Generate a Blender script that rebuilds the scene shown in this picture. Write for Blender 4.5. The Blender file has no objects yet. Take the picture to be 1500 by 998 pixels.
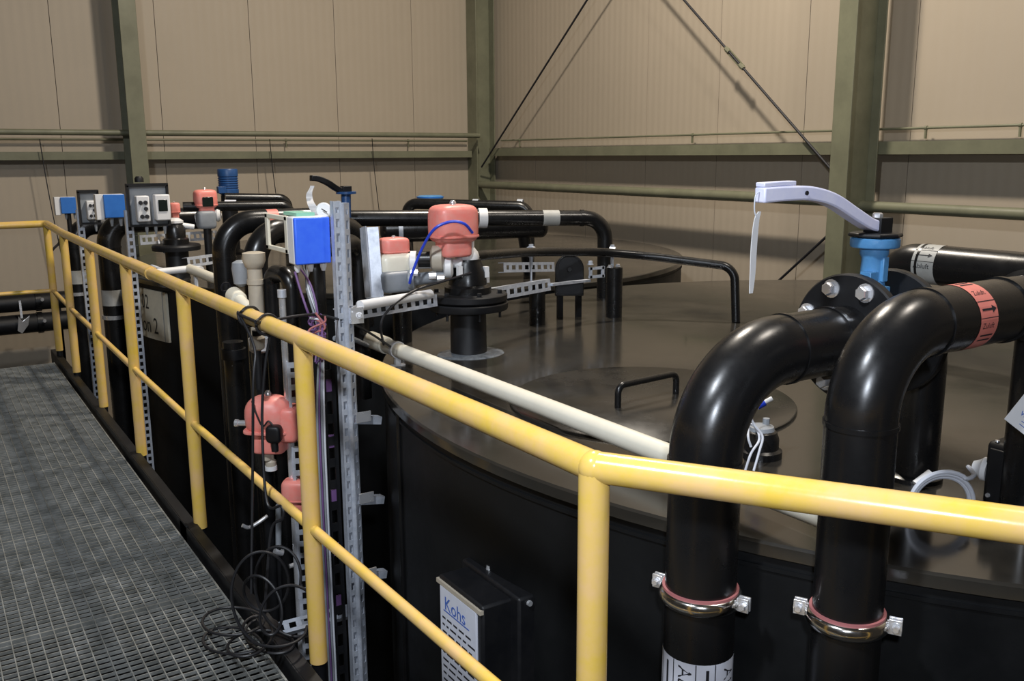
import bpy, math, random
from mathutils import Vector as V, Matrix
random.seed(7)
scene = bpy.context.scene
COL = scene.collection
PI = math.pi
# ------------------------------------------------------------------ camera
F = 1350.9
YAW, PITCH, ROLL = .5725, .1985, -.0053
EYE = V((0, 0, 1.645))
_cy, _sy, _cp, _sp = math.cos(YAW), math.sin(YAW), math.cos(PITCH), math.sin(PITCH)
FW = V((_sy*_cp, _cy*_cp, -_sp)); _r = V((_cy, -_sy, 0)); _u = _r.cross(FW)
RT = math.cos(ROLL)*_r + math.sin(ROLL)*_u
UP = -math.sin(ROLL)*_r + math.cos(ROLL)*_u
def ray(x, y): return FW + RT*((x-750)/F) - UP*((y-499)/F)
def PX(x, y, X): d = ray(x, y); return EYE + d*(X/d.x)
def PY(x, y, Y): d = ray(x, y); return EYE + d*(Y/d.y)
def PZ(x, y, z): d = ray(x, y); return EYE + d*((z-EYE.z)/d.z)
def PD(x, y, D): return EYE + ray(x, y)*D
cam_d = bpy.data.cameras.new('camera'); cam = bpy.data.objects.new('camera', cam_d); COL.objects.link(cam)
cam_d.sensor_width = 36; cam_d.lens = F/1500*36; cam_d.clip_start = .02
m = Matrix((RT, UP, -FW)).transposed().to_4x4(); m.translation = EYE
cam.matrix_world = m
scene.camera = cam

# ------------------------------------------------------------------ materials
def srgb(r, g, b):
    f = lambda c: (c/255/12.92) if c/255 <= .04045 else ((c/255+.055)/1.055)**2.4
    return (f(r), f(g), f(b), 1)
def mat(name, col, rough=.5, metal=0, col2=None, nscale=8, amount=.5, bump=0, bscale=60, rvar=.0, spec=.5, coat=0):
    m = bpy.data.materials.new(name); m.use_nodes = True
    nt = m.node_tree; N = nt.nodes; L = nt.links; b = N['Principled BSDF']
    b.inputs['Base Color'].default_value = col; b.inputs['Roughness'].default_value = rough
    b.inputs['Metallic'].default_value = metal; b.inputs['Specular IOR Level'].default_value = spec
    b.inputs['Coat Weight'].default_value = coat
    tc = N.new('ShaderNodeTexCoord')
    if col2 is not None or rvar:
        n = N.new('ShaderNodeTexNoise'); n.inputs['Scale'].default_value = nscale; n.inputs['Detail'].default_value = 6
        n.inputs['Roughness'].default_value = .65
        L.new(tc.outputs['Object'], n.inputs['Vector'])
        if col2 is not None:
            r = N.new('ShaderNodeValToRGB'); L.new(n.outputs['Fac'], r.inputs['Fac'])
            r.color_ramp.elements[0].position = .5-.25*(1-amount)-.05; r.color_ramp.elements[1].position = .5+.25*(1-amount)+.05
            r.color_ramp.elements[0].color = col; r.color_ramp.elements[1].color = col2
            L.new(r.outputs['Color'], b.inputs['Base Color'])
        if rvar:
            mr = N.new('ShaderNodeMapRange'); mr.inputs['From Min'].default_value = .3; mr.inputs['From Max'].default_value = .7
            mr.inputs['To Min'].default_value = max(.02, rough-rvar); mr.inputs['To Max'].default_value = min(1, rough+rvar)
            L.new(n.outputs['Fac'], mr.inputs['Value']); L.new(mr.outputs['Result'], b.inputs['Roughness'])
    if bump:
        n2 = N.new('ShaderNodeTexNoise'); n2.inputs['Scale'].default_value = bscale; n2.inputs['Detail'].default_value = 3
        L.new(tc.outputs['Object'], n2.inputs['Vector'])
        bp = N.new('ShaderNodeBump'); bp.inputs['Strength'].default_value = bump; bp.inputs['Distance'].default_value = .004
        L.new(n2.outputs['Fac'], bp.inputs['Height']); L.new(bp.outputs['Normal'], b.inputs['Normal'])
    return m
M = {}
M['pe'] = mat('black_polyethylene', (.007, .007, .0075, 1), .29, rvar=.06, nscale=14, bump=.06, bscale=25)
M['pe_dull'] = mat('dull_black_plastic', (.005, .0055, .007, 1), .5, col2=(.010, .010, .011, 1), nscale=6, rvar=.1, spec=.35)
M['shell'] = mat('black_tank_wall', (.003, .0035, .0042, 1), .55, col2=(.006, .0065, .007, 1), nscale=3, rvar=.12, spec=.3)
M['lid'] = mat('dusty_black_tank_lid', (.019, .018, .016, 1), .15, col2=(.038, .034, .028, 1), nscale=2.3, amount=.1, rvar=.07, bump=.03, bscale=9)
M['hatch'] = mat('dusty_black_hatch', (.017, .016, .014, 1), .24, col2=(.032, .029, .025, 1), nscale=3, amount=.1, rvar=.10)
M['yellow'] = mat('worn_yellow_paint', srgb(228, 192, 80), .22, col2=srgb(228, 188, 130), nscale=9, amount=.5, rvar=.03, bump=.05, bscale=45)
M['galv'] = mat('galvanised_steel', (.66, .70, .78, 1), .42, .35, col2=(.44, .48, .55, 1), nscale=30, rvar=.1)
M['zinc'] = mat('bright_zinc', (.82, .83, .86, 1), .22, .7, rvar=.08, nscale=40)
M['steel'] = mat('grey_green_painted_steel', srgb(122, 122, 100), .5, col2=srgb(106, 106, 86), nscale=4, rvar=.08)
M['white'] = mat('white_plastic', (.78, .78, .78, 1), .4, col2=(.7, .7, .71, 1), nscale=10)
M['cream'] = mat('cream_plastic', (.80, .76, .64, 1), .35, col2=(.72, .68, .56, 1), nscale=5)
M['beige'] = mat('beige_pvc', (.50, .44, .35, 1), .4, col2=(.42, .37, .29, 1), nscale=12)
M['grey'] = mat('grey_plastic', (.28, .30, .33, 1), .45, col2=(.22, .24, .26, 1), nscale=12)
M['red'] = mat('red_actuator_paint', (.86, .23, .19, 1), .42, col2=(.80, .30, .25, 1), nscale=30, rvar=.08)
M['blue'] = mat('blue_valve_paint', (.10, .30, .56, 1), .35, col2=(.07, .22, .45, 1), nscale=18, bump=.2, bscale=60)
M['navy'] = mat('dark_blue_paint', (.02, .08, .24, 1), .4, col2=(.015, .06, .18, 1), nscale=20)
M['bluebox'] = mat('bright_blue_plastic', (.045, .15, .95, 1), .34, col2=(.06, .19, .98, 1), nscale=25)
M['lever'] = mat('cast_aluminium', (.80, .81, .99, 1), .40, .05, col2=(.70, .72, .95, 1), nscale=25, rvar=.06)
M['midblue'] = mat('mid_blue_plastic', (.025, .15, .52, 1), .4, col2=(.03, .17, .56, 1), nscale=25)
M['chrome'] = mat('shiny_plated_steel', (.80, .78, .74, 1), .16, 1, rvar=.06, nscale=50)
M['rubber'] = mat('pink_rubber', (.38, .13, .13, 1), .7)
M['cable'] = mat('black_cable', (.012, .012, .014, 1), .45)
M['wcable'] = mat('white_cable', (.62, .64, .70, 1), .45)
M['purple'] = mat('purple_cable', (.16, .08, .22, 1), .5)
M['bluecable'] = mat('blue_cable', (.02, .06, .60, 1), .35)
M['ink'] = mat('black_ink', (.012, .012, .016, 1), .6)
M['blueink'] = mat('blue_ink', (.06, .14, .50, 1), .6)
M['label'] = mat('white_label', (.70, .72, .80, 1), .5, col2=(.64, .66, .74, 1), nscale=20)
M['greylabel'] = mat('grey_label', (.40, .40, .38, 1), .5, col2=(.33, .33, .31, 1), nscale=20)
M['redlabel'] = mat('faded_red_label', (.75, .23, .18, 1), .5, col2=(.62, .18, .15, 1), nscale=14)
M['sign'] = mat('cream_sign', (.66, .62, .50, 1), .5, col2=(.58, .54, .44, 1), nscale=12)
M['grate'] = mat('galvanised_grating_steel', (.12, .125, .115, 1), .5, .3, col2=(.34, .35, .34, 1), nscale=11, amount=.3, rvar=.1)
M['floor'] = mat('dark_concrete', (.03, .028, .025, 1), .8, col2=(.045, .042, .038, 1), nscale=2)
M['glass'] = mat('dark_screen_glass', (.012, .018, .016, 1), .12)
M['glue'] = mat('clear_sealant', (.22, .24, .26, 1), .2, col2=(.10, .11, .12, 1), nscale=30)
M['green'] = mat('green_plastic', (.25, .55, .42, 1), .4)

def wall_mat(name, c1, c2, rib, axis):
    m = mat(name, c1, .55, col2=c2, nscale=.9, amount=.0)
    nt = m.node_tree; N = nt.nodes; L = nt.links; b = N['Principled BSDF']
    tc = [n for n in N if n.type == 'TEX_COORD'][0]
    w = N.new('ShaderNodeTexWave'); w.bands_direction = axis; w.inputs['Scale'].default_value = rib
    w.inputs['Distortion'].default_value = 0
    L.new(tc.outputs['Object'], w.inputs['Vector'])
    bp = N.new('ShaderNodeBump'); bp.inputs['Strength'].default_value = .35; bp.inputs['Distance'].default_value = .004
    L.new(w.outputs['Fac'], bp.inputs['Height']); L.new(bp.outputs['Normal'], b.inputs['Normal'])
    return m
M['wall_b'] = wall_mat('cladding_back', srgb(176, 163, 145), srgb(168, 156, 138), 3.4, 'X')
M['wall_r'] = wall_mat('cladding_right', srgb(176, 163, 145), srgb(168, 156, 138), 3.4, 'Y')

# ------------------------------------------------------------------ mesh helpers
class MB:
    def __init__(s): s.v = []; s.f = []; s.m = []; s.mi = 0
    def mat(s, i): s.mi = i; return s
    def add(s, vs, fs):
        o = len(s.v); s.v += [V(p) for p in vs]
        s.f += [tuple(i+o for i in f) for f in fs]; s.m += [s.mi]*len(fs); return s
    def box(s, c, size, ax=None):
        c = V(c); hx, hy, hz = size[0]/2, size[1]/2, size[2]/2
        X, Y, Z = ax if ax else (V((1, 0, 0)), V((0, 1, 0)), V((0, 0, 1)))
        vs = [c + X*(hx*a) + Y*(hy*b) + Z*(hz*d) for a in (-1, 1) for b in (-1, 1) for d in (-1, 1)]
        return s.add(vs, [(0, 1, 3, 2), (4, 6, 7, 5), (0, 4, 5, 1), (2, 3, 7, 6), (0, 2, 6, 4), (1, 5, 7, 3)])
    def bb(s, a, b):
        a, b = V(a), V(b); d = b-a
        return s.box((a+b)/2, (abs(d.x), abs(d.y), abs(d.z)))
    def bar(s, p0, p1, w, h, up=(0, 0, 1)):
        p0, p1 = V(p0), V(p1); d = p1-p0; L = d.length; d.normalize()
        side = d.cross(V(up))
        if side.length < 1e-4: side = d.cross(V((1, 0, 0)))
        side.normalize(); u = side.cross(d).normalized()
        return s.box((p0+p1)/2, (L, w, h), (d, side, u))
    def tube(s, pts, r, n=20, caps=True):
        pts = [V(p) for p in pts]; k = len(pts)
        rs = r if isinstance(r, (list, tuple)) else [r]*k
        T = []
        for i in range(k):
            a = pts[max(0, i-1)]; b = pts[min(k-1, i+1)]; t = (b-a)
            T.append(t.normalized() if t.length > 1e-9 else V((0, 0, 1)))
        ref = V((0, 0, 1)) if abs(T[0].z) < .9 else V((1, 0, 0))
        nrm = (ref - T[0]*ref.dot(T[0])).normalized()
        vs = []; fs = []
        for i in range(k):
            nrm = (nrm - T[i]*nrm.dot(T[i])).normalized(); bi = T[i].cross(nrm)
            # mitre correction on sharp joints
            for j in range(n):
                a = 2*PI*j/n
                vs.append(pts[i] + (nrm*math.cos(a) + bi*math.sin(a))*rs[i])
        for i in range(k-1):
            for j in range(n):
                j2 = (j+1) % n
                fs.append((i*n+j, i*n+j2, (i+1)*n+j2, (i+1)*n+j))
        if caps:
            fs.append(tuple(range(n-1, -1, -1))); fs.append(tuple(range((k-1)*n, k*n)))
        return s.add(vs, fs)
    def lathe(s, prof, o, ax=(0, 0, 1), n=28):
        # prof: (radius, height) along the axis
        o = V(o); ax = V(ax).normalized()
        return s.tube([o+ax*h for _, h in prof], [max(r, 1e-4) for r, _ in prof], n) if False else s._lathe(prof, o, ax, n)
    def _lathe(s, prof, o, ax, n):
        ref = V((0, 0, 1)) if abs(ax.z) < .9 else V((1, 0, 0))
        x = (ref - ax*ref.dot(ax)).normalized(); y = ax.cross(x)
        vs = []; fs = []
        for r, h in prof:
            r = max(r, 1e-4)
            for j in range(n):
                a = 2*PI*j/n; vs.append(o + ax*h + (x*math.cos(a)+y*math.sin(a))*r)
        for i in range(len(prof)-1):
            for j in range(n):
                j2 = (j+1) % n; fs.append((i*n+j, i*n+j2, (i+1)*n+j2, (i+1)*n+j))
        if prof[0][0] > 1e-3: fs.append(tuple(range(n-1, -1, -1)))
        if prof[-1][0] > 1e-3: fs.append(tuple(range((len(prof)-1)*n, len(prof)*n)))
        return s.add(vs, fs)
    def ring(s, o, ax, r0, r1, h, n=32):
        # a flat ring (pipe section) from -h/2 to h/2 with inner radius r0
        o = V(o); ax = V(ax).normalized()
        ref = V((0, 0, 1)) if abs(ax.z) < .9 else V((1, 0, 0))
        x = (ref - ax*ref.dot(ax)).normalized(); y = ax.cross(x); vs = []; fs = []
        for r, k in ((r0, -h/2), (r1, -h/2), (r1, h/2), (r0, h/2)):
            for j in range(n):
                a = 2*PI*j/n; vs.append(o + ax*k + (x*math.cos(a)+y*math.sin(a))*r)
        for i in range(4):
            i2 = (i+1) % 4
            for j in range(n):
                j2 = (j+1) % n; fs.append((i*n+j, i*n+j2, i2*n+j2, i2*n+j))
        return s.add(vs, fs)
    def sell(s, c, rad, e1=.5, e2=.5, ax=None, nu=24, nv=14, zmin=-1.0):
        # rounded solid (superellipsoid); zmin cuts it flat below
        c = V(c); X, Y, Z = ax if ax else (V((1, 0, 0)), V((0, 1, 0)), V((0, 0, 1)))
        pw = lambda a, e: math.copysign(abs(a)**e, a)
        vs = []; fs = []
        for i in range(nv+1):
            v = -PI/2 + PI*i/nv
            for j in range(nu):
                u = 2*PI*j/nu
                x = rad[0]*pw(math.cos(v), e1)*pw(math.cos(u), e2); y = rad[1]*pw(math.cos(v), e1)*pw(math.sin(u), e2)
                z = rad[2]*max(zmin, pw(math.sin(v), e1))
                vs.append(c + X*x + Y*y + Z*z)
        for i in range(nv):
            for j in range(nu):
                j2 = (j+1) % nu; fs.append((i*nu+j, i*nu+j2, (i+1)*nu+j2, (i+1)*nu+j))
        return s.add(vs, fs)
    def prism(s, poly, o, ux, uy, t):
        o, ux, uy = V(o), V(ux).normalized(), V(uy).normalized(); w = ux.cross(uy).normalized(); n = len(poly)
        vs = [o + ux*a + uy*b + w*(t/2*k) for k in (-1, 1) for a, b in poly]
        fs = [tuple(range(n-1, -1, -1)), tuple(range(n, 2*n))] + [(i, (i+1) % n, (i+1) % n+n, i+n) for i in range(n)]
        return s.add(vs, fs)
    def hexbolt(s, o, ax, r, h):
        s._lathe([(r*1.4, 0), (r*1.4, h*.15)], V(o), V(ax).normalized(), 16)
        s._lathe([(r, h*.15), (r, h*.85), (r*.85, h)], V(o), V(ax).normalized(), 6)
        return s
def fillet(pts, rad, seg=12):
    pts = [V(p) for p in pts]; out = [pts[0]]
    for i in range(1, len(pts)-1):
        a, b, c = pts[i-1], pts[i], pts[i+1]
        d1 = (a-b).normalized(); d2 = (c-b).normalized(); r = rad[i-1] if isinstance(rad, (list, tuple)) else rad
        if r <= 0: out.append(b); continue
        ang = d1.angle(d2)
        if ang > PI-.02: out.append(b); continue
        t = min(r/math.tan(ang/2), (a-b).length*.98, (c-b).length*.98); r = t*math.tan(ang/2)
        ctr = b + (d1+d2).normalized()*(r/math.sin(ang/2))
        p0 = b+d1*t; p1 = b+d2*t; v0 = p0-ctr; v1 = p1-ctr; tot = v0.angle(v1)
        for k in range(seg+1):
            f = k/seg; A = math.sin((1-f)*tot)/math.sin(tot); B = math.sin(f*tot)/math.sin(tot)
            out.append(ctr + v0*A + v1*B)
    out.append(pts[-1]); return out
def spline(pts, k=10):
    pts = [V(p) for p in pts]; P = [pts[0]*2-pts[1]] + pts + [pts[-1]*2-pts[-2]]; out = []
    for i in range(1, len(P)-2):
        for j in range(k):
            t = j/k; a, b, c, d = P[i-1], P[i], P[i+1], P[i+2]
            out.append(.5*((2*b)+(c-a)*t+(2*a-5*b+4*c-d)*t*t+(3*b-a-3*c+d)*t**3))
    out.append(pts[-1]); return out
def tag(o, label=None, cat=None, group=None, kind=None):
    if label: o['label'] = label
    if cat: o['category'] = cat
    if group: o['group'] = group
    if kind: o['kind'] = kind
    return o
def gloc(o):
    p = V((0, 0, 0))
    while o is not None: p = p + o.location; o = o.parent
    return p
def obj(name, mb, mats, parent=None, origin=None, bevel=0, ang=35, label=None):
    off = gloc(parent) if parent is not None else (V(origin) if origin is not None else V((0, 0, 0)))
    me = bpy.data.meshes.new(name)
    me.from_pydata([tuple(p-off) for p in mb.v], [], mb.f)
    if not isinstance(mats, (list, tuple)): mats = [mats]
    for q in mats: me.materials.append(M[q])
    me.polygons.foreach_set('material_index', mb.m)
    me.polygons.foreach_set('use_smooth', [True]*len(mb.f))
    me.update(); me.validate()
    import bmesh
    bm = bmesh.new(); bm.from_mesh(me); bmesh.ops.recalc_face_normals(bm, faces=bm.faces[:]); bm.to_mesh(me); bm.free()
    me.set_sharp_from_angle(angle=math.radians(ang))
    o = bpy.data.objects.new(name, me); COL.objects.link(o)
    if parent is not None: o.parent = parent
    elif origin is not None: o.location = off
    if bevel:
        b = o.modifiers.new('Bevel', 'BEVEL'); b.width = bevel; b.segments = 2; b.limit_method = 'ANGLE'; b.angle_limit = math.radians(50)
    if label: o['label'] = label
    return o
def thing(name, label, cat, loc, group=None):
    o = bpy.data.objects.new(name, None); COL.objects.link(o); o.location = V(loc); o.empty_display_size = .1
    return tag(o, label, cat, group)
def struct(name, mb, mats, bevel=0, label=None, cat=None):
    o = obj(name, mb, mats, bevel=bevel); tag(o, label, cat, kind='structure'); return o
def text_mb(s, size, place, mb=None, depth=0):
    # letters as mesh; place(x, y) maps letter space to the world
    cu = bpy.data.curves.new('tmp', 'FONT'); cu.body = s; cu.size = size; cu.align_x = 'LEFT'; cu.resolution_u = 3
    ob = bpy.data.objects.new('tmp', cu); COL.objects.link(ob)
    bpy.context.view_layer.update()
    me = bpy.data.meshes.new_from_object(ob.evaluated_get(bpy.context.evaluated_depsgraph_get()))
    mb = mb or MB()
    mb.add([place(v.co.x, v.co.y) for v in me.vertices], [tuple(p.vertices) for p in me.polygons])
    bpy.data.objects.remove(ob); bpy.data.curves.remove(cu); bpy.data.meshes.remove(me)
    return mb
EX, EY, EZ = V((1, 0, 0)), V((0, 1, 0)), V((0, 0, 1))
Z = .784                                    # tank lid height
# ================================================================== SETTING
YB, XR = 10.75, 6.56
floor = struct('floor', MB().bb((-6, -4, -2.4), (XR+.3, YB+.3, -2.2)), 'floor', label='dark concrete floor far below the walkway', cat='floor')
def panels(along, at, a0, a1, start, pitch):
    mb = MB(); k = math.floor((a0-start)/pitch); 
    while start+k*pitch < a1:
        p, q = max(a0, start+k*pitch)+.003, min(a1, start+(k+1)*pitch)-.003
        if q > p:
            if along == 'x': mb.bb((p, at, -2.3), (q, at+.08, 6.6))
            else: mb.bb((at, p, -2.3), (at+.08, q, 6.6))
        k += 1
    if along == 'x': mb.mat(1).bb((a0, at+.012, -2.3), (a1, at+.10, 6.6))
    else: mb.mat(1).bb((at+.012, a0, -2.3), (at+.10, a1, 6.6))
    return mb
struct('wall_back', panels('x', YB, -6, XR+.08, 1.385, 1.02), ['wall_b', 'floor'], label='tan ribbed metal cladding wall behind the tanks, left half', cat='wall')
struct('wall_right', panels('y', XR, -4, YB, 4.47, 1.03), ['wall_r', 'floor'], label='tan ribbed metal cladding wall behind the tanks, right half', cat='wall')
def hcol(x, y, w, d, facing, t=.014):
    # H section, facing 'x': flanges normal to X, inner flange at x going to x+d; 'y' likewise
    mb = MB()
    if facing == 'x':
        mb.bb((x, y-w/2, -2.2), (x+t, y+w/2, 6.6)); mb.bb((x+d-t, y-w/2, -2.2), (x+d, y+w/2, 6.6)); mb.bb((x+t, y-t/2, -2.2), (x+d-t, y+t/2, 6.6))
    else:
        mb.bb((x-w/2, y, -2.2), (x+w/2, y+t, 6.6)); mb.bb((x-w/2, y+d-t, -2.2), (x+w/2, y+d, 6.6)); mb.bb((x-t/2, y+t, -2.2), (x+t/2, y+d-t, 6.6))
    return mb
struct('column', hcol(2.03, 10.2, .165, .34, 'y'), 'steel', .003, 'grey green steel column against the left wall', 'column')
pc = PX(698, 200, 6.25)
struct('column', hcol(6.25, pc.y+.11, .24, .28, 'x'), 'steel', .003, 'grey green steel column in the corner of the two walls', 'column')
struct('column', hcol(6.0, 4.68, .165, .355, 'x'), 'steel', .003, 'large grey green steel column near the blue lever valve', 'column')
def girt(p0, p1, depth, hgt, inner):
    # C purlin: front face towards the room plus top and bottom lips
    mb = MB(); p0, p1 = V(p0), V(p1); mid = inner*(depth/2)
    mb.bar(p0, p1, .006, hgt)
    for s in (-1, 1):
        mb.bar(p0+inner*(depth/2)+EZ*(s*(hgt/2-.003)), p1+inner*(depth/2)+EZ*(s*(hgt/2-.003)), depth, .006)
    return mb
zg = PY(300, 227.5, 10.56).z
struct('girt', girt((-6, 10.56, zg), (6.2, 10.56, zg), .185, .082, EY), 'steel', label='grey green horizontal wall beam along the left wall', cat='beam')
zg = PX(1000, 220, 6.37).z
struct('girt', girt((6.37, 10.4, zg), (6.37, -4, zg), .185, .098, EX), 'steel', label='grey green horizontal wall beam along the right wall', cat='beam')
# pipes and thin conduits on the walls
def wallpipe(name, p0, p1, r, m, label, cat, hang=None, axis=None):
    t = thing(name, label, cat, p0)
    obj('pipe', MB().tube([p0, p1], r, 14), m, t)
    if hang:
        p0, p1 = V(p0), V(p1)
        for f in hang:
            c = p0.lerp(p1, f); mb = MB().ring(c, (p1-p0), r, r+.006, .02, 14); mb.bb(c+EZ*(-r-.07)+axis*-.004+V((-.006, -.006, 0)), c+EZ*(-r)+axis*.004+V((.006, .006, 0)))
            obj('bracket', mb, 'steel', t)
    return t
zp = PY(300, 195.5, 10.4).z
wallpipe('wall_tube', (-6, 10.4, zp), (1.99, 10.4, zp), .030, 'steel', 'grey green tube on the left wall, left of the column', 'pipe')
wallpipe('wall_tube', (2.06, 10.4, zp), (6.22, 10.4, zp), .030, 'steel', 'grey green tube on the left wall, between column and corner', 'pipe')
zp = PY(300, 205, 10.68).z
wallpipe('conduit', (-6, 10.68, zp), (6.2, 10.68, zp), .012, 'steel', 'thin conduit under the grey green tube on the left wall', 'conduit', [.13, .30, .52, .67, .80, .93], EY)
zp = PX(1000, 198, 6.49).z
wallpipe('conduit', (6.49, 10.3, zp), (6.49, -4, zp), .010, 'steel', 'thin conduit above the beam on the right wall', 'conduit', [.03, .245, .42, .47, .55], EX)
a = PX(712, 268, 6.3); b = PX(1212, 298, 6.3); a.y = pc.y+.10; a.z = b.z = (a.z+b.z)/2
wallpipe('strut_tube', a, V((6.3, 4.687, a.z)), .047, 'steel', 'round grey green strut from the corner to the large column', 'tube')
zq = PX(1300, 304, 6.3).z
wallpipe('strut_tube', (6.3, 4.673, zq), (6.3, -3, zq), .042, 'steel', 'round grey green strut from the large column out to the right', 'tube')
def rod(p0, p1, label, buckle=None):
    t = thing('brace_rod', label, 'rod', p0); obj('rod', MB().tube([p0, p1], .011, 10), 'ink', t)
    if buckle:
        c = V(p0).lerp(V(p1), buckle); d = (V(p1)-V(p0)).normalized(); mb = MB()
        s = d.cross(EX).normalized()
        for k in (-1, 1): mb.bar(c-d*.11+s*k*.02, c+d*.11+s*k*.02, .008, .012, EX)
        for k in (-1, 1): mb.lathe([(.02, -.03), (.026, 0), (.02, .03)], c+d*(.12*k), d, 8)
        obj('turnbuckle', mb, 'steel', t)
def ext(a, b, f): return a + (b-a)*f
a, b = PX(716, 228, 6.3), PX(860, 0, 6.3); rod(ext(a, b, -.09), ext(a, b, 1.6), 'thin dark brace rod rising to the right from the corner')
a, b = PX(1212, 242, 6.33), PX(1002, 0, 6.33); rod(ext(a, b, -.16), ext(a, b, 1.6), 'thin dark brace rod with turnbuckle falling to the large column', .44)
a, b = PX(1206, 351, 6.3), PX(1141, 411, 6.3); rod(ext(a, b, -.6), ext(a, b, 6.5), 'short dark brace rod seen under the lever valve tag')

# ================================================================== WALKWAY
mb = MB(); gx0, gx1, gy0, gy1 = -1.35, .838, .55, 8.22
n = int((gx1-gx0)/.044)
for i in range(n+1):
    x = gx0+(gx1-gx0)*i/n; mb.bb((x-.0020, gy0, -.022), (x+.0020, gy1, 0))
n = int((gy1-gy0)/.034)
for i in range(n+1):
    y = gy0+(gy1-gy0)*i/n; big = i % 28 == 0
    mb.bb((gx0, y-(.004 if big else .0018), -.022 if big else -.012), (gx1, y+(.004 if big else .0018), .001 if big else -.001))
mb.bb((gx1, gy0, -.032), (gx1+.005, gy1, .001)).bb((gx0-.005, gy0, -.032), (gx0, gy1, .001))
tag(obj('walkway_grating', mb, 'grate', ang=20), 'grey steel mesh grating of the walkway beside the tanks', 'grating', kind='structure')
mb = MB()
mb.bb((.862, .5, -.16), (.868, 8.6, .04)).bb((.868, .5, .03), (.915, 8.6, .04)).bb((.868, .5, -.16), (.915, 8.6, -.15))
mb.bb((.862, 4.0, -.17), (.872, 4.12, .046))
struct('walkway_stringer', mb, 'pe_dull', .002, 'dark steel channel along the edge of the walkway grating', 'beam')
mb = MB()
mb.bb((-1.4, .5, -.20), (-1.34, 8.3, -.03))
for y in (1.0, 3.2, 5.4, 7.6): mb.bb((-1.35, y, -.18), (.86, y+.06, -.035))
struct('walkway_bearer', mb, 'pe_dull', .002, 'dark bearers under the walkway grating', 'beam')

# ---- handrail
rail_t = thing('handrail', 'worn yellow tubular handrail along the walkway edge', 'handrail', (.97, 1.237, 0))
ZR = 1.10
TP = [(.97, 1.237), (.953, 2.654), (.932, 4.036), (.924, 5.239), (.917, 6.373), (.910, 7.462), (.899, 8.304)]
G2 = V((.97, 1.237, 0)) + V((.355, -.545, 0))*1.75
def zr(i): return ZR + (.022 if i == 6 else 0)
top = [V((-1.4, 8.33, 1.122))] + [V((x, y, zr(i))) for i, (x, y) in reversed(list(enumerate(TP)))]
RR = .0285
far = fillet(top[:3], .05, 6)[:-1]
obj('top_rail', MB().tube(far+top[2:], RR, 20), 'yellow', rail_t)
obj('top_rail', MB().tube([V((.97, 1.237, ZR)) , V((G2.x, G2.y, ZR))], RR, 24), 'yellow', rail_t, label='nearest yellow rail bar crossing in front of the black pipes')
obj('corner_joint', MB().sell((.97, 1.237, ZR), (RR*1.06,)*3, 1, 1), 'yellow', rail_t)
mb = MB().ring(V((.928, 4.62, ZR)), V((-.008, 1.2, 0)), RR, RR+.004, .02, 20).ring(V((.932, 4.9, ZR)), V((-.008, 1.2, 0)), RR, RR+.002, .5, 20)
obj('rail_sleeve', mb, 'yellow', rail_t)
ZM = [.497, .490, .500, .512, .530, .548, .580]
mid = [V((x, y, ZM[i])) for i, (x, y) in enumerate(TP)]
mid = mid + [V((-1.4, 8.33, .585))]
obj('mid_rail', MB().tube(mid[:-2]+fillet(mid[-3:], .04, 5)[1:], .0165, 14), 'yellow', rail_t)
obj('mid_rail', MB().tube([mid[0], V((G2.x, G2.y, .497))], .0165, 14), 'yellow', rail_t)
ZB = [.03, .028, .013, .021, .04, .06, .08]
for i, (x, y) in enumerate(TP):
    p = obj('post', MB().tube([V((x, y, ZB[i])), V((x, y, zr(i)))], .0285, 20), 'yellow', rail_t)
    s = MB().tube([V((x, y, -.14)), V((x, y, ZB[i]))], .024, 16).bb((.87, y-.03, -.13), (x, y+.03, -.03))
    obj('socket', s, 'pe_dull', p, label='dark post socket')
p = obj('post', MB().tube([V((G2.x, G2.y, .03)), V((G2.x, G2.y, ZR))], .0285, 20), 'yellow', rail_t)

# ================================================================== TANKS
def tank(c, label):
    R = 2.39; t = thing('tank', label, 'tank', (c[0], c[1], -2.2))
    obj('shell', MB().lathe([(R-.012, -2.2), (R-.012, Z-.034)], (c[0], c[1], 0), EZ, 128), 'shell', t)
    l = obj('lid', MB().lathe([(R-.03, Z-.036), (R+.004, Z-.034), (R+.004, Z-.006), (R-.002, Z)], (c[0], c[1], 0), EZ, 128), 'lid', t)
    obj('weld_seam', MB().ring((c[0], c[1], Z-.068), EZ, R-.02, R-.006, .010, 128), 'shell', t)
    return t, l
T1, L1 = tank((3.70, 2.36), 'nearest round black tank with dusty flat lid and hatch')
T2, L2 = tank((3.70, 7.40), 'farther round black tank with a lettered sign, beyond the pipe')
h = obj('hatch', MB().lathe([(.50, Z), (.50, Z+.008), (.494, Z+.012)], (2.13, 2.40, 0), EZ, 64), 'hatch', T1)
p = [PZ(905, 597, Z+.012), None, None, PZ(990, 577, Z+.012)]
p[1] = V((p[0].x, p[0].y, .872)); p[2] = V((p[3].x, p[3].y, .872))
obj('handle', MB().tube(fillet(p, .028, 8), .0115, 14), 'pe', h, label='black bow handle of the hatch')
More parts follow.
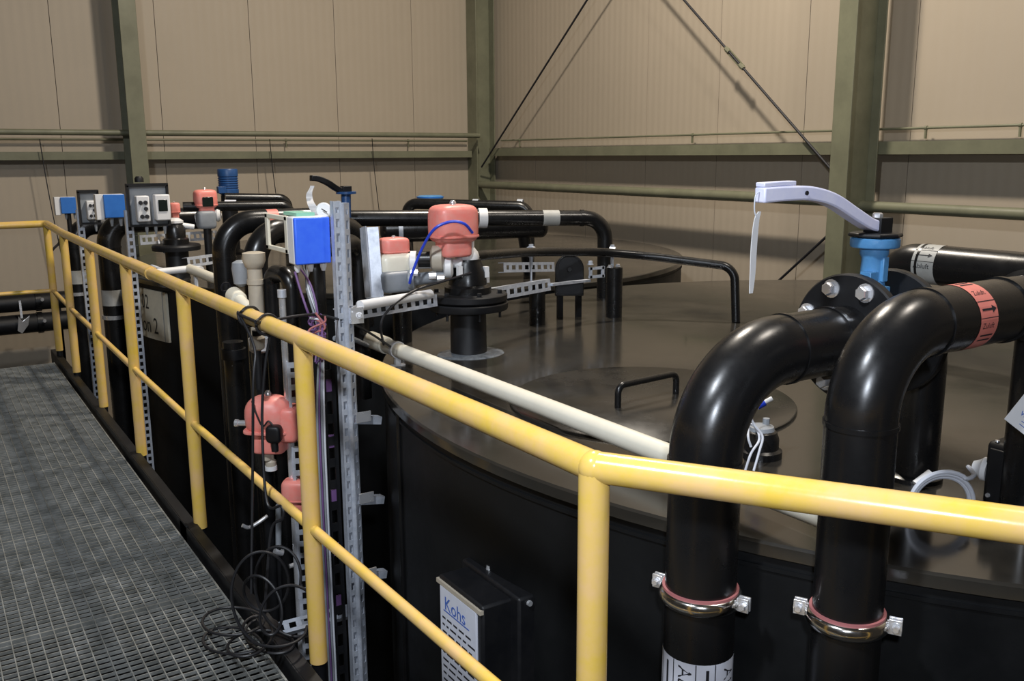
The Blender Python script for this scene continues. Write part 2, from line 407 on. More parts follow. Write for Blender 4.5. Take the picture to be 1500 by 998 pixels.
# sign on tank 2
def on_tank(c, R, a0, z0):
    def f(x, y): a = a0 + x/R; return V((c[0]+R*math.cos(a), c[1]+R*math.sin(a), z0+y))
    return f
mb = MB(); A0, A1 = math.radians(-172.3), math.radians(-162.0); C2 = (3.7, 7.4)
vs = []; fs = []; K = 16
for i in range(K+1):
    a = A0+(A1-A0)*i/K
    for r, z in ((2.381, .36), (2.399, .36), (2.399, .715), (2.381, .715)): vs.append((C2[0]+r*math.cos(a), C2[1]+r*math.sin(a), z))
for i in range(K):
    for j in range(4): fs.append((i*4+j, i*4+(j+1) % 4, i*4+4+(j+1) % 4, i*4+4+j))
fs += [(0, 1, 2, 3), (K*4+3, K*4+2, K*4+1, K*4)]
sg = obj('sign', mb.add(vs, fs), 'sign', T2, label='cream rectangular sign with black lettering')
mb = MB()
f = on_tank(C2, 2.401, A0, 0)
text_mb('02', .150, lambda x, y: f(.055+.85*x, .575+y), mb); text_mb('ion 2', .165, lambda x, y: f(.012+.86*x, .405+y), mb)
obj('lettering', mb, 'ink', sg)
obj('border', MB().add(*(lambda P: (P, [(0, 1, 3, 2)]))([f(.385, .36), f(.393, .36), f(.385, .715), f(.393, .715)])), 'grey', sg)
def circ(x, y, c, rad):
    d = ray(x, y); a = d.x**2+d.y**2; b = -2*(d.x*c[0]+d.y*c[1]); k = c[0]**2+c[1]**2-rad**2
    return EYE + d*((-b-math.sqrt(max(0, b*b-4*a*k)))/(2*a))
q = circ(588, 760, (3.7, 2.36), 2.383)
obj('edge_highlight_tube', MB().tube([(q.x, q.y, -2.2), (q.x, q.y, Z-.04)], .009, 10), 'pe', T1)  # glossy tube added to stand in for the highlight along the tank silhouette
# name plate box on tank 1
npb = thing('name_plate_box', 'black sloping box with a white rating plate on the near tank wall', 'name plate', (1.27, 2.16, .05))
obj('housing', MB().bb((1.205, 2.03, .03), (1.36, 2.285, .415)).bb((1.30, 1.99, .0), (1.36, 2.31, .43)), 'pe_dull', npb, bevel=.008)
pl = obj('rating_plate', MB().bb((1.199, 2.055, .05), (1.206, 2.265, .39)), 'label', npb, bevel=.001, label='white printed rating plate')
mb = MB(); fp = lambda x, y: V((1.1975, 2.262-x, y))
mb.mat(1); text_mb('Kohs', .060, lambda x, y: fp(.025+x, .325+y), mb)
mb.add([fp(.02, .318), fp(.17, .318), fp(.17, .322), fp(.02, .322)], [(0, 1, 2, 3)])
mb.mat(0)
random.seed(3)
for r in range(11):
    y = .298-r*.0225; x = .012
    while x < .175:
        w = random.uniform(.012, .04); mb.add([fp(x, y), fp(x+w, y), fp(x+w, y-.006), fp(x, y-.006)], [(0, 1, 2, 3)]); x += w+.01
obj('print', mb, ['ink', 'blueink'], pl)
obj('top_edge', MB().bb((1.198, 2.03, .392), (1.21, 2.285, .405)), 'beige', npb)
obj('screw', MB().lathe([(.012, 0), (.010, .012)], (1.335, 2.2, .43), EZ, 10).lathe([(.010, 0), (.008, .012)], (1.335, 1.995, .41), -EY, 10), 'zinc', npb)
obj('tab', MB().bb((1.215, 2.02, .03), (1.29, 2.028, .075)), 'white', npb)

# ================================================================== PIPE A with valve
def band(o, ax, r, h, a0=0, a1=2*PI, n=40, start=None):
    # a sticker wrapped on a pipe
    o = V(o); ax = V(ax).normalized(); x = V(start).normalized(); x = (x-ax*x.dot(ax)).normalized(); y = ax.cross(x)
    vs = []; fs = []
    for i in range(n+1):
        a = a0+(a1-a0)*i/n
        for k in (-h/2, h/2): vs.append(o+ax*k+(x*math.cos(a)+y*math.sin(a))*r)
    for i in range(n): fs.append((2*i, 2*i+1, 2*i+3, 2*i+2))
    def place(s, t): a = s/r; return o+ax*t+(x*math.cos(a)+y*math.sin(a))*(r+.0008)
    return vs, fs, place
RA, AX, AY, AZ = .080, 1.412, 1.405, 1.205
pa = thing('pipe', 'large black pipe from below, elbow left of the blue lever valve', 'pipe', (AX, AY, -2.2))
obj('bend', MB().tube(fillet([(AX, AY, -2.2), (AX, AY, AZ), (1.87, AY, AZ)], .215, 20), RA, 40), 'pe', pa)
for c_, d_, o_, h_ in (((AX, AY, AZ-.225), EZ, .0035, .012), ((AX+.235, AY, AZ), EX, .003, .010), ((1.80, AY, AZ), EX, .004, .012)):
    obj('weld_ring', MB().ring(c_, d_, RA-.004, RA+o_, h_, 48), 'pe', pa)
vs, fs, place = band((AX, AY, .43), EZ, RA+.0008, .20, start=(-.68, -.73, 0))
lb = obj('label', MB().add(vs, fs), 'label', pa, label='white pipe label with black lettering')
mb = MB()
text_mb('Abluft', .046, lambda x, y: place(-.047+y, .091-x), mb); text_mb('Abluft', .046, lambda x, y: place(.062+y, .085-x), mb)
def strip(pl, s0, s1, t0, t1, n=3):
    for i in range(n): mb.add([pl(s0+(s1-s0)*i/n, t0), pl(s0+(s1-s0)*(i+1)/n, t0), pl(s0+(s1-s0)*(i+1)/n, t1), pl(s0+(s1-s0)*i/n, t1)], [(0, 1, 2, 3)])
for s in (-.060, -.006, .038, -.105, .105): strip(place, s-.0012, s+.0012, -.1, .1, 1)
for s in (-.080, .020): strip(place, s-.0035, s+.0035, -.07, .088, 1)
obj('print', mb, 'ink', lb)
def flange(parent, c, ax, rf, rp, t, nb, rb, bolt_side, ang0=.2, bm='zinc'):
    f = obj('flange', MB().lathe([(rp, -t/2), (rf-.004, -t/2), (rf, -t/2+.004), (rf, t/2-.004), (rf-.004, t/2), (rp, t/2)], c, ax, 56), 'pe_dull', parent)
    c = V(c); ax = V(ax).normalized(); x = EZ - ax*EZ.dot(ax); x = x.normalized() if x.length > .1 else EX.copy(); y = ax.cross(x)
    for k in range(nb):
        a = 2*PI*k/nb+ang0; o = c+(x*math.cos(a)+y*math.sin(a))*rb+ax*(bolt_side*t/2)
        obj('bolt', MB().hexbolt(o, ax*bolt_side, (.0165 if rf > .12 else .010), .022), bm, f)
    return f
flange(pa, (1.88, AY, AZ), EX, .157, RA, .026, 8, .126, -1, PI/8)
vlv = thing('lever_valve', 'blue ball valve with long silver lever between two black flanges', 'valve', (1.955, AY, AZ))
mb = MB().lathe([(.085, 1.893), (.092, 1.90), (.075, 1.915), (.095, 1.935), (.104, 1.96), (.095, 1.985), (.075, 2.005), (.092, 2.018), (.085, 2.028)], (0, AY, AZ), EX, 36)
mb.box((1.96, AY+.0, AZ+.105), (.06, .055, .03)).lathe([(.02, 0), (.024, .03), (.018, .07)], (1.975, AY-.085, AZ+.06), (-.1, -.9, .3), 16)
obj('body', mb, 'blue', vlv, bevel=.002)
mb = MB().lathe([(.034, .10), (.030, .115), (.029, .19), (.034, .20), (.034, .213), (.056, .216), (.058, .222), (.058, .237), (.055, .24)], (1.955, AY, AZ), EZ, 24)
mb.box((1.925, AY-.012, AZ+.135), (.03, .03, .05)).box((1.955, AY-.03, AZ+.165), (.02, .012, .06))
obj('stem_housing', mb, 'blue', vlv, bevel=.002)
obj('stop_plate', MB().lathe([(.062, .242), (.064, .246), (.060, .252)], (1.955, AY, AZ), EZ, 8).box((1.962, AY, AZ+.268), (.046, .050, .040)), 'pe_dull', vlv, bevel=.002)
obj('lever_nut', MB().lathe([(.012, .286), (.012, .296), (.009, .299)], (1.958, AY, AZ), EZ, 6), 'zinc', vlv)
LVP = [V((1.945, AY, AZ+.268)), V((1.915, AY, AZ+.276)), V((1.86, AY, AZ+.300)), V((1.78, AY, AZ+.335)), V((1.70, AY, AZ+.352)), V((1.62, AY, AZ+.354)), V((1.545, AY, AZ+.352))]
LVP = spline(LVP, 6); mb = MB()
def ribbon(mb, P, w, h, side=EY):
    vs = []; n = len(P)
    for i in range(n):
        t = (P[min(n-1, i+1)]-P[max(0, i-1)]).normalized(); u = side.cross(t).normalized()
        if u.z < 0: u = -u
        ww = w[i] if isinstance(w, list) else w; hh = h[i] if isinstance(h, list) else h
        vs += [P[i]+side*(-ww/2)-u*(hh/2), P[i]+side*(ww/2)-u*(hh/2), P[i]+side*(ww/2)+u*(hh/2), P[i]+side*(-ww/2)+u*(hh/2)]
    fs = [(0, 1, 2, 3), (4*n-4, 4*n-1, 4*n-2, 4*n-3)]
    for i in range(n-1):
        for j in range(4): fs.append((4*i+j, 4*i+(j+1) % 4, 4*i+4+(j+1) % 4, 4*i+4+j))
    return mb.add(vs, fs)
n = len(LVP)
ribbon(mb, LVP, [.040-.010*i/n for i in range(n)], [.026+.008*i/n for i in range(n)])
lv = obj('lever', mb, 'lever', vlv, bevel=.004, label='silver lever pointing left')
ribbon2 = MB(); P2 = [q+EZ*.022 for q in LVP[-9:]]; ribbon(ribbon2, P2, .026, .010); obj('grip_ridge', ribbon2, 'lever', lv, bevel=.002)
obj('pin_hole', MB().lathe([(.005, 0), (.005, .003)], LVP[-11]+V((0, -.019, 0)), -EY, 12), 'ink', lv)
# white tag hanging from the lever tip
tg = thing('hanging_tag', 'thin white plastic strip hanging from the silver lever tip', 'tag', LVP[-1]+V((-.01, 0, 0)))
tip = LVP[-1]
obj('loop', MB().tube(spline([tip+V((.005, 0, .01)), tip+V((-.012, 0, 0)), tip+V((-.014, 0, -.03)), tip+V((-.006, 0, -.05))], 6), .0016, 6), 'wcable', tg)
mb = MB(); P = spline([tip+V((.002, 0, -.035)), tip+V((-.006, 0, -.055)), tip+V((-.007, .003, -.11)), tip+V((-.004, .006, -.17)), tip+V((-.004, .008, -.215))], 6)
vs = []; fs = []
for i, q in enumerate(P):
    w = .004+.007*math.sin(PI*min(1, i/len(P)*1.0))**.6
    vs += [q-EX*w*.8-EY*.001, q+EX*w*.8-EY*.001, q+EX*w*.8+EY*.001, q-EX*w*.8+EY*.001]
for i in range(len(P)-1):
    for j in range(4): fs.append((4*i+j, 4*i+(j+1) % 4, 4*i+4+(j+1) % 4, 4*i+4+j))
fs += [(0, 1, 2, 3), (4*len(P)-4, 4*len(P)-1, 4*len(P)-2, 4*len(P)-3)]
obj('strip', mb.add(vs, fs), 'white', tg)
pa2 = thing('pipe', 'black pipe from the blue lever valve down into the near lid', 'pipe', (2.19, AY, Z))
obj('bend', MB().tube(fillet([(2.03, AY, AZ), (2.195, AY, AZ), (2.195, AY, Z-.0)], .11, 14), .058, 32), 'pe', pa2)
flange(pa2, (2.042, AY, AZ), EX, .157, .058, .026, 8, .126, 1, PI/8)
flange_collar = obj('collar', MB().lathe([(.072, Z), (.072, Z+.012), (.058, Z+.02)], (2.195, AY, 0), EZ, 32), 'pe', pa2)

# ================================================================== PIPE B
RB, BX, BY, BZ = .070, 1.538, 1.108, 1.303
pb = thing('pipe', 'large black pipe in front of the lever valve, with red arrow label', 'pipe', (BX, BY, -2.2))
obj('bend', MB().tube(fillet([(BX, BY, -2.2), (BX, BY, BZ), (3.2, BY, BZ)], .175, 20), RB, 40), 'pe', pb)
for c_, d_, o_, h_ in (((BX, BY, BZ-.185), EZ, .003, .010), ((BX+.185, BY, BZ), EX, .003, .008), ((BX+.46, BY, BZ), EX, .004, .012)):
    obj('weld_ring', MB().ring(c_, d_, RB-.004, RB+o_, h_, 48), 'pe', pb)
obj('coupling', MB().lathe([(RB+.001, 0), (RB+.012, .008), (RB+.012, .16), (RB+.001, .17)], (BX+.56, BY, BZ), EX, 40), 'pe', pb)
obj('coupling_pin', MB().tube([(BX+.585, BY-.075, BZ+.005), (BX+.585, BY-.092, BZ+.005)], .008, 12).tube([(BX+.60, BY-.08, BZ+.045), (BX+.64, BY-.08, BZ+.045)], .005, 8), 'zinc', pb)
obj('drop_leg', MB().tube([(2.20, BY, BZ), (2.20, BY, Z)], .060, 32), 'pe', pb)
vs, fs, place = band((BX+.302, BY, BZ), EX, RB+.0008, .062, start=(0, -.9, .45))
rl = obj('label', MB().add(vs, fs), 'redlabel', pb, label='faded red pipe label with a black arrow')
mb = MB()
for s in (-.100, -.012, .024, .11): strip(place, s-.0009, s+.0009, -.031, .031, 1)
strip(place, .004, .0085, -.024, .014, 1); mb.add([place(-.002, .012), place(.0145, .012), place(.006, .027)], [(0, 1, 2)])
text_mb('Zuluft', .017, lambda x, y: place(.034+.012-y, x-.024), mb)
text_mb('Zuluft', .017, lambda x, y: place(-.040+.012-y, x-.024), mb)
for s in (.062, .074, -.066, -.078): strip(place, s-.002, s+.002, -.022, .022, 1)
obj('print', mb, 'ink', rl)
# clamps holding both pipes to the tank
def clamp(c, r, out, label):
    t = thing('pipe_clamp', label, 'clamp', c, 'silver clamps on the two near pipes')
    c = V(c); out = V(out).normalized(); side = EZ.cross(out).normalized()
    bd = obj('band', MB()._lathe([(r+.003, -.020), (r+.008, -.019), (r+.013, -.013), (r+.015, -.003), (r+.013, .007), (r+.008, .012), (r+.004, .013)], c, EZ, 64), 'chrome', t)
    obj('rubber_lining', MB().ring(c+EZ*.001, EZ, r+.0002, r+.0060, .034, 48), 'rubber', t)
    for s in (-1, 1):
        o = c+side*(s*(r+.024))
        l = obj('lug', MB().box(o+out*.006, (.026, .006, .032), (side, out, EZ)).box(o-out*.006, (.026, .006, .032), (side, out, EZ)), 'zinc', t, bevel=.001)
        obj('bolt', MB().hexbolt(o+out*.009+side*(s*.002), out, .008, .012).lathe([(.005, -.03), (.005, .01)], o, out, 10).lathe([(.008, -.012), (.008, 0)], o-out*.010, out, 6), 'zinc', l)
    obj('stud', MB().tube([c-out*(r+.01), c-out*(r+.05)], .007, 10), 'zinc', t)
clamp((AX, AY, .667), RA, (-.93, -.37, 0), 'silver clamp with pink lining on the left near pipe')
clamp((BX, BY, .703), RB, (-.87, -.49, 0), 'silver clamp with pink lining on the right near pipe')

# ================================================================== PIPE C (behind, right)
pcL, pcR = PZ(1318, 383, 1.2), PZ(1500, 401, 1.2)
dC = (pcR-pcL).normalized(); 
pcT = thing('pipe', 'black pipe behind the lever valve with a pale arrow label', 'pipe', (pcL.x, pcL.y, Z))
endC = pcL-dC*.03
obj('bend', MB().tube(fillet([(endC.x+.02, endC.y+.02, Z), (endC.x, endC.y, 1.2), pcR+dC*1.2], .125, 16), .080, 36), 'pe', pcT)
cC = pcL.lerp(pcR, .29)
vs, fs, place = band(cC, dC, .0812, .095, start=V((-.9, -.3, .5)))
lb = obj('label', MB().add(vs, fs), 'greylabel', pcT, label='pale grey pipe label with black print')
mb = MB()
for s in (-.028, .022): strip(place, s-.0012, s+.0012, -.047, .047, 1)
strip(place, -.006, -.002, -.036, .02, 1); mb.add([place(-.013, .018), place(.005, .018), place(-.004, .036)], [(0, 1, 2)])
text_mb('Abluft', .028, lambda x, y: place(.050-y, x-.038), mb); text_mb('Abluft', .022, lambda x, y: place(-.036-y, x-.03), mb)
obj('print', mb, 'ink', lb)
obj('weld_ring', MB().ring(pcL+dC*.12, dC, .076, .083, .01, 36), 'pe', pcT)

# ================================================================== small things on lid 1
# level sensor behind pipe A
so = PZ(1113, 668, Z)
sn = thing('level_sensor', 'black round sensor on the near lid with white wires', 'sensor', so)
obj('body', MB().lathe([(.062, 0), (.062, .02), (.052, .026), (.052, .055), (.045, .075), (.030, .085)], so, EZ, 28), 'pe', sn)
obj('cap', MB().lathe([(.040, .075), (.036, .09), (.012, .095)], so, EZ, 20).lathe([(.010, .09), (.010, .11)], so+V((.02, 0, 0)), EZ, 8), 'grey', sn)
s = so+EZ*.11
cb = thing('wire_bundle', 'white wires with a blue connector beside the left near pipe', 'cable', s)
obj('wire', MB().tube(spline([PD(1090, 695, 2.55), PD(1100, 665, 2.55), PD(1112, 645, 2.58), PD(1108, 628, 2.6), PD(1098, 622, 2.6), PD(1096, 640, 2.56), PD(1100, 655, 2.56)], 8), .0035, 8), 'wcable', cb)
obj('wire', MB().tube(spline([PD(1104, 690, 2.55), PD(1112, 662, 2.56), PD(1117, 640, 2.58), PD(1106, 624, 2.58), PD(1100, 610, 2.58), PD(1104, 597, 2.58), PD(1114, 594, 2.58)], 8), .0035, 8), 'wcable', cb)
obj('connector', MB().tube([PD(1109, 596, 2.58), PD(1120, 590, 2.58)], .010, 12), 'bluecable', cb, label='blue connector')
obj('sleeve', MB().tube([PD(1120, 590, 2.58), PD(1131, 584, 2.58)], .007, 12), 'white', cb)
# white conduit pipe along the lid edge
WX = 1.635
wp = thing('conduit_pipe', 'cream white plastic pipe lying along the near tank edge', 'pipe', (WX, 2.4, .85))
ya, yb = 3.68, 1.19
obj('pipe', MB().tube([(WX, ya, .852), (WX, yb, .852)], .031, 24), 'cream', wp)
obj('coupling', MB().lathe([(.030, 0), (.037, .004), (.037, .16), (.031, .165)], (WX, ya+.005, .852), -EY, 28), 'cream', wp)
for y in (3.42,):
    obj('clip', MB().bb((WX-.012, y-.008, Z+.0), (WX+.012, y+.008, .83)).ring((WX, y, .852), EY, .030, .036, .018, 24).bb((WX-.03, y-.012, Z), (WX+.03, y+.012, Z+.006)), 'white', wp)
# black control box, coil and tag at the right
bc = thing('control_box', 'black box standing on the near lid at the right edge', 'box', (2.22, .9, Z))
bx0 = PZ(1436, 738, Z)
obj('housing', MB().bb((bx0.x, bx0.y-.40, Z), (bx0.x+.30, bx0.y, Z+.165)), 'pe_dull', bc, bevel=.012)
obj('lid_plate', MB().bb((bx0.x-.006, bx0.y-.39, Z+.015), (bx0.x, bx0.y-.012, Z+.15)), 'pe_dull', bc, bevel=.004)
obj('screw', MB().lathe([(.006, 0), (.005, .004)], (bx0.x+.012, bx0.y-.02, Z+.1645), EZ, 10).lathe([(.006, 0), (.005, .004)], (bx0.x-.006, bx0.y-.02, Z+.03), -EX, 10), 'zinc', bc)
gl = V((bx0.x+.02, bx0.y, Z+.085))
obj('cable_gland', MB().lathe([(.030, 0), (.030, .012), (.022, .020), (.014, .035)], gl, (-.25, 1, .05), 16), 'white', bc, label='white cable gland')
cc = PZ(1382, 738, Z+.028); 
co = thing('cable_coil', 'loop of white cable standing beside the black box', 'cable', cc)
for k in range(3):
    pts = []
    r = .082-.007*k
    for i in range(33):
        a = PI*1.15*i/32 - .22
        pts.append(cc + RT*(r*math.cos(a)) + V((0, 0, 1))*(r*math.sin(a)*.98) + FW*(.006*k))
    if k == 0: pts = [gl+V((-.02, .04, 0))] + [pts[10].lerp(gl, .35)] + pts[10:]
    obj('loop', MB().tube(spline(pts, 2), .0055, 8), 'wcable', co)
q = PD(1352, 704, 2.40); obj('tie', MB().tube([q-RT*.018-UP*.012, q+RT*.022+UP*.018], .013, 12), 'white', co)
tl = spline([PD(1336, 770, 2.2), PD(1330, 785, 2.15), PD(1318, 797, 2.1), PD(1294, 801, 2.08)], 6)
obj('loose_end', MB().tube(tl, .0055, 8), 'wcable', co)
q0, q1, q2, q3 = PD(1471, 614, 2.1), PD(1503, 574, 2.1), PD(1540, 603, 2.08), PD(1508, 643, 2.08)
tg2 = thing('paper_tag', 'white square tag with blue writing at the right edge', 'tag', q0)
dn = (q1-q0).cross(q3-q0).normalized()*.0015
obj('card', MB().add([q0, q1, q2, q3, q0+dn, q1+dn, q2+dn, q3+dn], [(0, 1, 2, 3), (7, 6, 5, 4), (0, 4, 5, 1), (1, 5, 6, 2), (2, 6, 7, 3), (3, 7, 4, 0)]), 'white', tg2)
mb = MB(); e1 = (q3-q0).normalized(); e2 = (q1-q0).normalized()
text_mb('w  u', .022, lambda x, y: q0+e1*(.018+x)+e2*(.030+y)-dn*.6-FW*.001, mb)
for k in range(2): c = q0+e1*.03+e2*(.012+.008*k)-FW*.002; mb.bar(c, c+e1*.03, .0015, .0006, FW)
obj('writing', mb, 'blueink', tg2)
obj('string', MB().tube([q1, q1.lerp(q2, .5)+EZ*.06, V((2.16, BY-.06, BZ-.075))], .0015, 6), 'wcable', tg2)

# ================================================================== riser, lines and supports on lid 1
RX, RY = 2.0, 3.456
ri = thing('flanged_riser', 'black flanged riser with wide bolted collar on the near lid', 'riser', (RX, RY, Z))
o = (RX, RY, 0)
obj('pipe', MB().lathe([(.085, Z), (.080, Z+.01), (.078, .99)], o, EZ, 36), 'pe_dull', ri)
obj('flange', MB().lathe([(.08, .985), (.172, .987), (.175, .993), (.175, 1.015), (.171, 1.019), (.1, 1.020)], o, EZ, 48), 'pe_dull', ri)
obj('flange', MB().lathe([(.1, 1.024), (.168, 1.025), (.172, 1.03), (.172, 1.052), (.168, 1.056), (.09, 1.058)], o, EZ, 48), 'pe_dull', ri)
for k in range(6):
    a = k*PI/3+.35; obj('bolt', MB().hexbolt((RX+.14*math.cos(a), RY+.14*math.sin(a), 1.056), EZ, .011, .016).lathe([(.006, -.10), (.006, 0)], (RX+.14*math.cos(a), RY+.14*math.sin(a), 1.05), EZ, 8), 'pe_dull', ri)
obj('reducer', MB().lathe([(.102, 1.055), (.102, 1.085), (.084, 1.095), (.080, 1.15), (.060, 1.19), (.058, 1.205)], o, EZ, 36), 'pe', ri)
obj('union', MB().lathe([(.050, 1.20), (.052, 1.215), (.046, 1.235), (.030, 1.255), (.030, 1.30), (.022, 1.315)], o, EZ, 24), 'white', ri, label='white union on the riser top')
for dx, dy, z_, w_ in ((-.070, -.052, 1.16, .02), (.058, -.058, 1.15, .02), (.086, -.02, 1.12, .016)):
    obj('clip', MB().box((RX+dx, RY+dy, z_), (w_, w_, .046)), 'white', ri)
obj('sealant', MB().sell((RX+.01, RY, Z), (.155, .13, .014), 1, 1, zmin=0), 'glue', ri)
def actuator(c, w, h, label, ax=None, cat='actuator', style=0, e=(.42, .55)):
    # rounded electric actuator: hood, waist ring, lower box, knob
    c = V(c); A = ax or (EX, EY, EZ); t = thing('valve_actuator', label, cat, c-A[2]*(h*.5))
    d = w*.8
    hood = MB().sell(c+A[2]*(h*.12), (w*.5, d*.5, h*.38), e[0], e[1], A)
    obj('hood', hood, 'red', t)
    obj('base', MB().sell(c-A[2]*(h*.33), (w*.34, d*.36, h*.20), .25, .4, A), 'red', t)
    obj('seam', MB().sell(c-A[2]*(h*.12), (w*.515, d*.515, h*.03), .3, .55, A), 'red', t)
    obj('position_knob', MB().lathe([(w*.07, 0), (w*.07, h*.06), (w*.04, h*.10)], c+A[2]*(h*.48), A[2], 12), 'zinc', t)
    if style: 
        obj('window', MB().sell(c-A[1]*(d*.47)+A[2]*(h*.02), (w*.24, d*.06, h*.19), .2, .2, A), 'glass', t, label='dark window in the red hood')
    return t
big = PD(664, 338, 3.92)
actuator(V((big.x, big.y, 1.335)), .20, .215, 'large red rounded actuator above the flanged riser', style=0)
# dosing line left of the riser
ln = thing('dosing_line', 'cream plastic valve line left of the flanged riser', 'valve', PD(580, 395, 3.95))
pL, pR = PD(556, 388, 3.95), PD(676, 386, 3.95); dl = (pR-pL).normalized()
obj('tube', MB().tube([pL, pR, V((RX-.02, RY, 1.19))], .020, 16), 'white', ln)
obj('valve_body', MB().sell(PD(580, 391, 3.93), (.085, .055, .06), .5, .5), 'cream', ln)
obj('union_nut', MB().lathe([(.030, -.02), (.050, -.012), (.050, .012), (.030, .02)], PD(606, 385, 3.93), dl, 20), 'white', ln)
obj('union_nut', MB().lathe([(.036, -.03), (.056, -.02), (.056, .02), (.036, .03)], PD(641, 379, 3.93), dl, 20), 'beige', ln)
obj('coupling', MB().lathe([(.034, -.04), (.034, .04)], PD(623, 380, 3.93), dl, 20), 'pe', ln, label='black coupling')
obj('union_nut', MB().lathe([(.03, -.02), (.045, -.012), (.045, .012), (.03, .02)], PD(657, 392, 3.93), dl, 20), 'white', ln)
actuator(PD(577, 364, 3.93), .125, .095, 'small red actuator on the cream valve line')
# grey valve under
gv = thing('grey_valve', 'grey plastic valve body under the small red actuator', 'valve', PD(582, 414, 3.9))
obj('body', MB().sell(PD(580, 412, 3.9), (.075, .05, .045), .35, .4).tube([PD(560, 416, 3.9), PD(650, 404, 3.95)], .026, 16), 'grey', gv)
obj('flange_ring', MB().lathe([(.042, -.012), (.042, .012)], PD(603, 410, 3.9), dl, 16), 'grey', gv)
for k, (x, y) in enumerate(((607, 400), (634, 404), (646, 408))):
    obj('nut', MB().lathe([(.016, -.015), (.016, .015)], PD(x, y, 3.88), dl, 8), 'zinc', gv)
# galvanised upright plate
def slotted(p0, p1, w, d, face, m, parent, name, slot=.028, pitch=.05):
    # slotted channel: front web with real holes and two side flanges; face = outward normal of the web
    p0, p1, face = V(p0), V(p1), V(face).normalized(); t = (p1-p0); Ln = t.length; t.normalize(); s = t.cross(face).normalized()
    face = s.cross(t).normalized(); th = .003; mb = MB()
    for k in (-1, 1):
        mb.bar(p0+s*(k*w*.36), p1+s*(k*w*.36), w*.28, th, face)
        mb.bar(p0+s*(k*(w/2-th/2))-face*(d/2), p1+s*(k*(w/2-th/2))-face*(d/2), th, d, face)
    n = max(1, int(Ln/pitch)); br = pitch-slot
    for i in range(n+1):
        c = p0+t*min(Ln-br/2, max(br/2, i*Ln/n)); mb.bar(c-t*(br/2), c+t*(br/2), w*.46, th, face)
    return obj(name, mb, m, parent, bevel=0) if parent is not None else mb
up = thing('mounting_bracket', 'galvanised upright angle plate behind the small red actuator', 'bracket', PD(552, 432, 3.8))
q0, q1 = PD(545, 333, 3.85), PD(553, 436, 3.85)
obj('plate', MB().bar(q0, q1, .052, .004, (-.5, -.85, 0)).bar(q1+V((-.04, -.02, 0)), q1+V((.06, .0, 0)), .07, .005), 'galv', up)
obj('side_plate', MB().bar(q0-V((.028, -.03, 0)), q1-V((.028, -.03, 0)), .06, .004, (1, 0, 0)), 'galv', up)
# beams
st = thing('slotted_channel', 'galvanised slotted channel from the strut post to the riser', 'channel', PD(510, 458, 3.5))
b0, b1 = PD(500, 462, 3.42), PD(640, 440, 3.88)
slotted(b0, b1, .050, .04, (.3, -.9, .1), 'galv', st, 'channel')
obj('cap_strip', MB().tube([PD(527, 448, 3.47), PD(630, 431, 3.86)], .020, 12), 'white', st, label='white tube lying on the channel')
obj('clip', MB().box(PD(522, 462, 3.43), (.05, .02, .06)).hexbolt(PD(526, 462, 3.40), (-.3, -.9, .1), .009, .012), 'zinc', st)
st2 = thing('slotted_channel', 'galvanised slotted channel from the riser to the short black post', 'channel', PD(740, 430, 4.3))
b0, b1 = PD(722, 432, 4.22), PD(806, 417, 4.62)
slotted(b0, b1, .058, .045, (.25, -.9, .1), 'galv', st2, 'channel', .034, .056)
obj('channel_end', MB().bar(PD(806, 417, 4.62), PD(862, 411, 4.9), .03, .012), 'galv', st2)
st3 = thing('slotted_channel', 'short galvanised channel beyond, left of the half round plate', 'channel', PD(790, 392, 5.3))
slotted(PD(738, 392, 5.0), PD(812, 391, 5.35), .055, .04, (.3, -.9, .1), 'galv', st3, 'channel', .034, .056)
def stub(x, y, r, zt, label, cap=True, lid=Z):
    b = PZ(x, y, lid); t = thing('support_post', label, 'post', b)
    obj('tube', MB().lathe([(r, lid), (r, zt-.004), (r-.004, zt)], (b.x, b.y, 0), EZ, 28), 'pe', t)
    return t, b
t, b = stub(787, 474, .042, 1.0, 'short black post under the slotted channel')
t, b = stub(899, 464, .044, 1.055, 'short black post with bolted cap, right of half round plate')
obj('cap_bolt', MB().hexbolt((b.x-.03, b.y, 1.053), EZ, .012, .014).hexbolt((b.x+.03, b.y+.01, 1.053), EZ, .012, .014), 'zinc', t)
q = PD(874, 399, 4.85)
obj('bracket', MB().box(q+V((0, 0, .022)), (.10, .012, .014)).box(q-V((0, 0, .022)), (.10, .012, .014)).box(q+V((-.04, 0, 0)), (.014, .012, .06)).box(q+V((.04, 0, 0)), (.014, .012, .06)).hexbolt(q+V((-.05, -.01, .045)), EZ, .012, .02), 'galv', t, label='galvanised bracket')
t, b = stub(590, 500, .045, 1.03, 'short black post under the channel, left of the riser')
# half round plate
q = PD(834, 398, 4.95)
hp = thing('half_round_plate', 'black half round plate standing beside the short post', 'plate', (q.x, q.y, Z))
sx = V((.86, -.51, 0)); poly = [(-.077, Z+.16)]; 
zb = Z+.115; zt = PD(834, 372, 4.95).z
poly = [(-.077, zb), (.077, zb)] + [(.077*math.cos(PI*i/16), zt-.077+.077*math.sin(PI*i/16)) for i in range(17)]
obj('plate', MB().prism(poly, (q.x, q.y, 0), sx, EZ, .03), 'pe', hp, bevel=.004)
obj('rib', MB().prism([(-.06, zb+.01), (.06, zb+.01)] + [(.06*math.cos(PI*i/16), zt-.077+.06*math.sin(PI*i/16)) for i in range(17)], V((q.x, q.y, 0))-FW*.017, sx, EZ, .006), 'pe_dull', hp)
obj('bolt', MB().lathe([(.014, 0), (.012, .012)], V((q.x, q.y, zt-.085))-FW*.02, -FW, 12), 'pe_dull', hp)
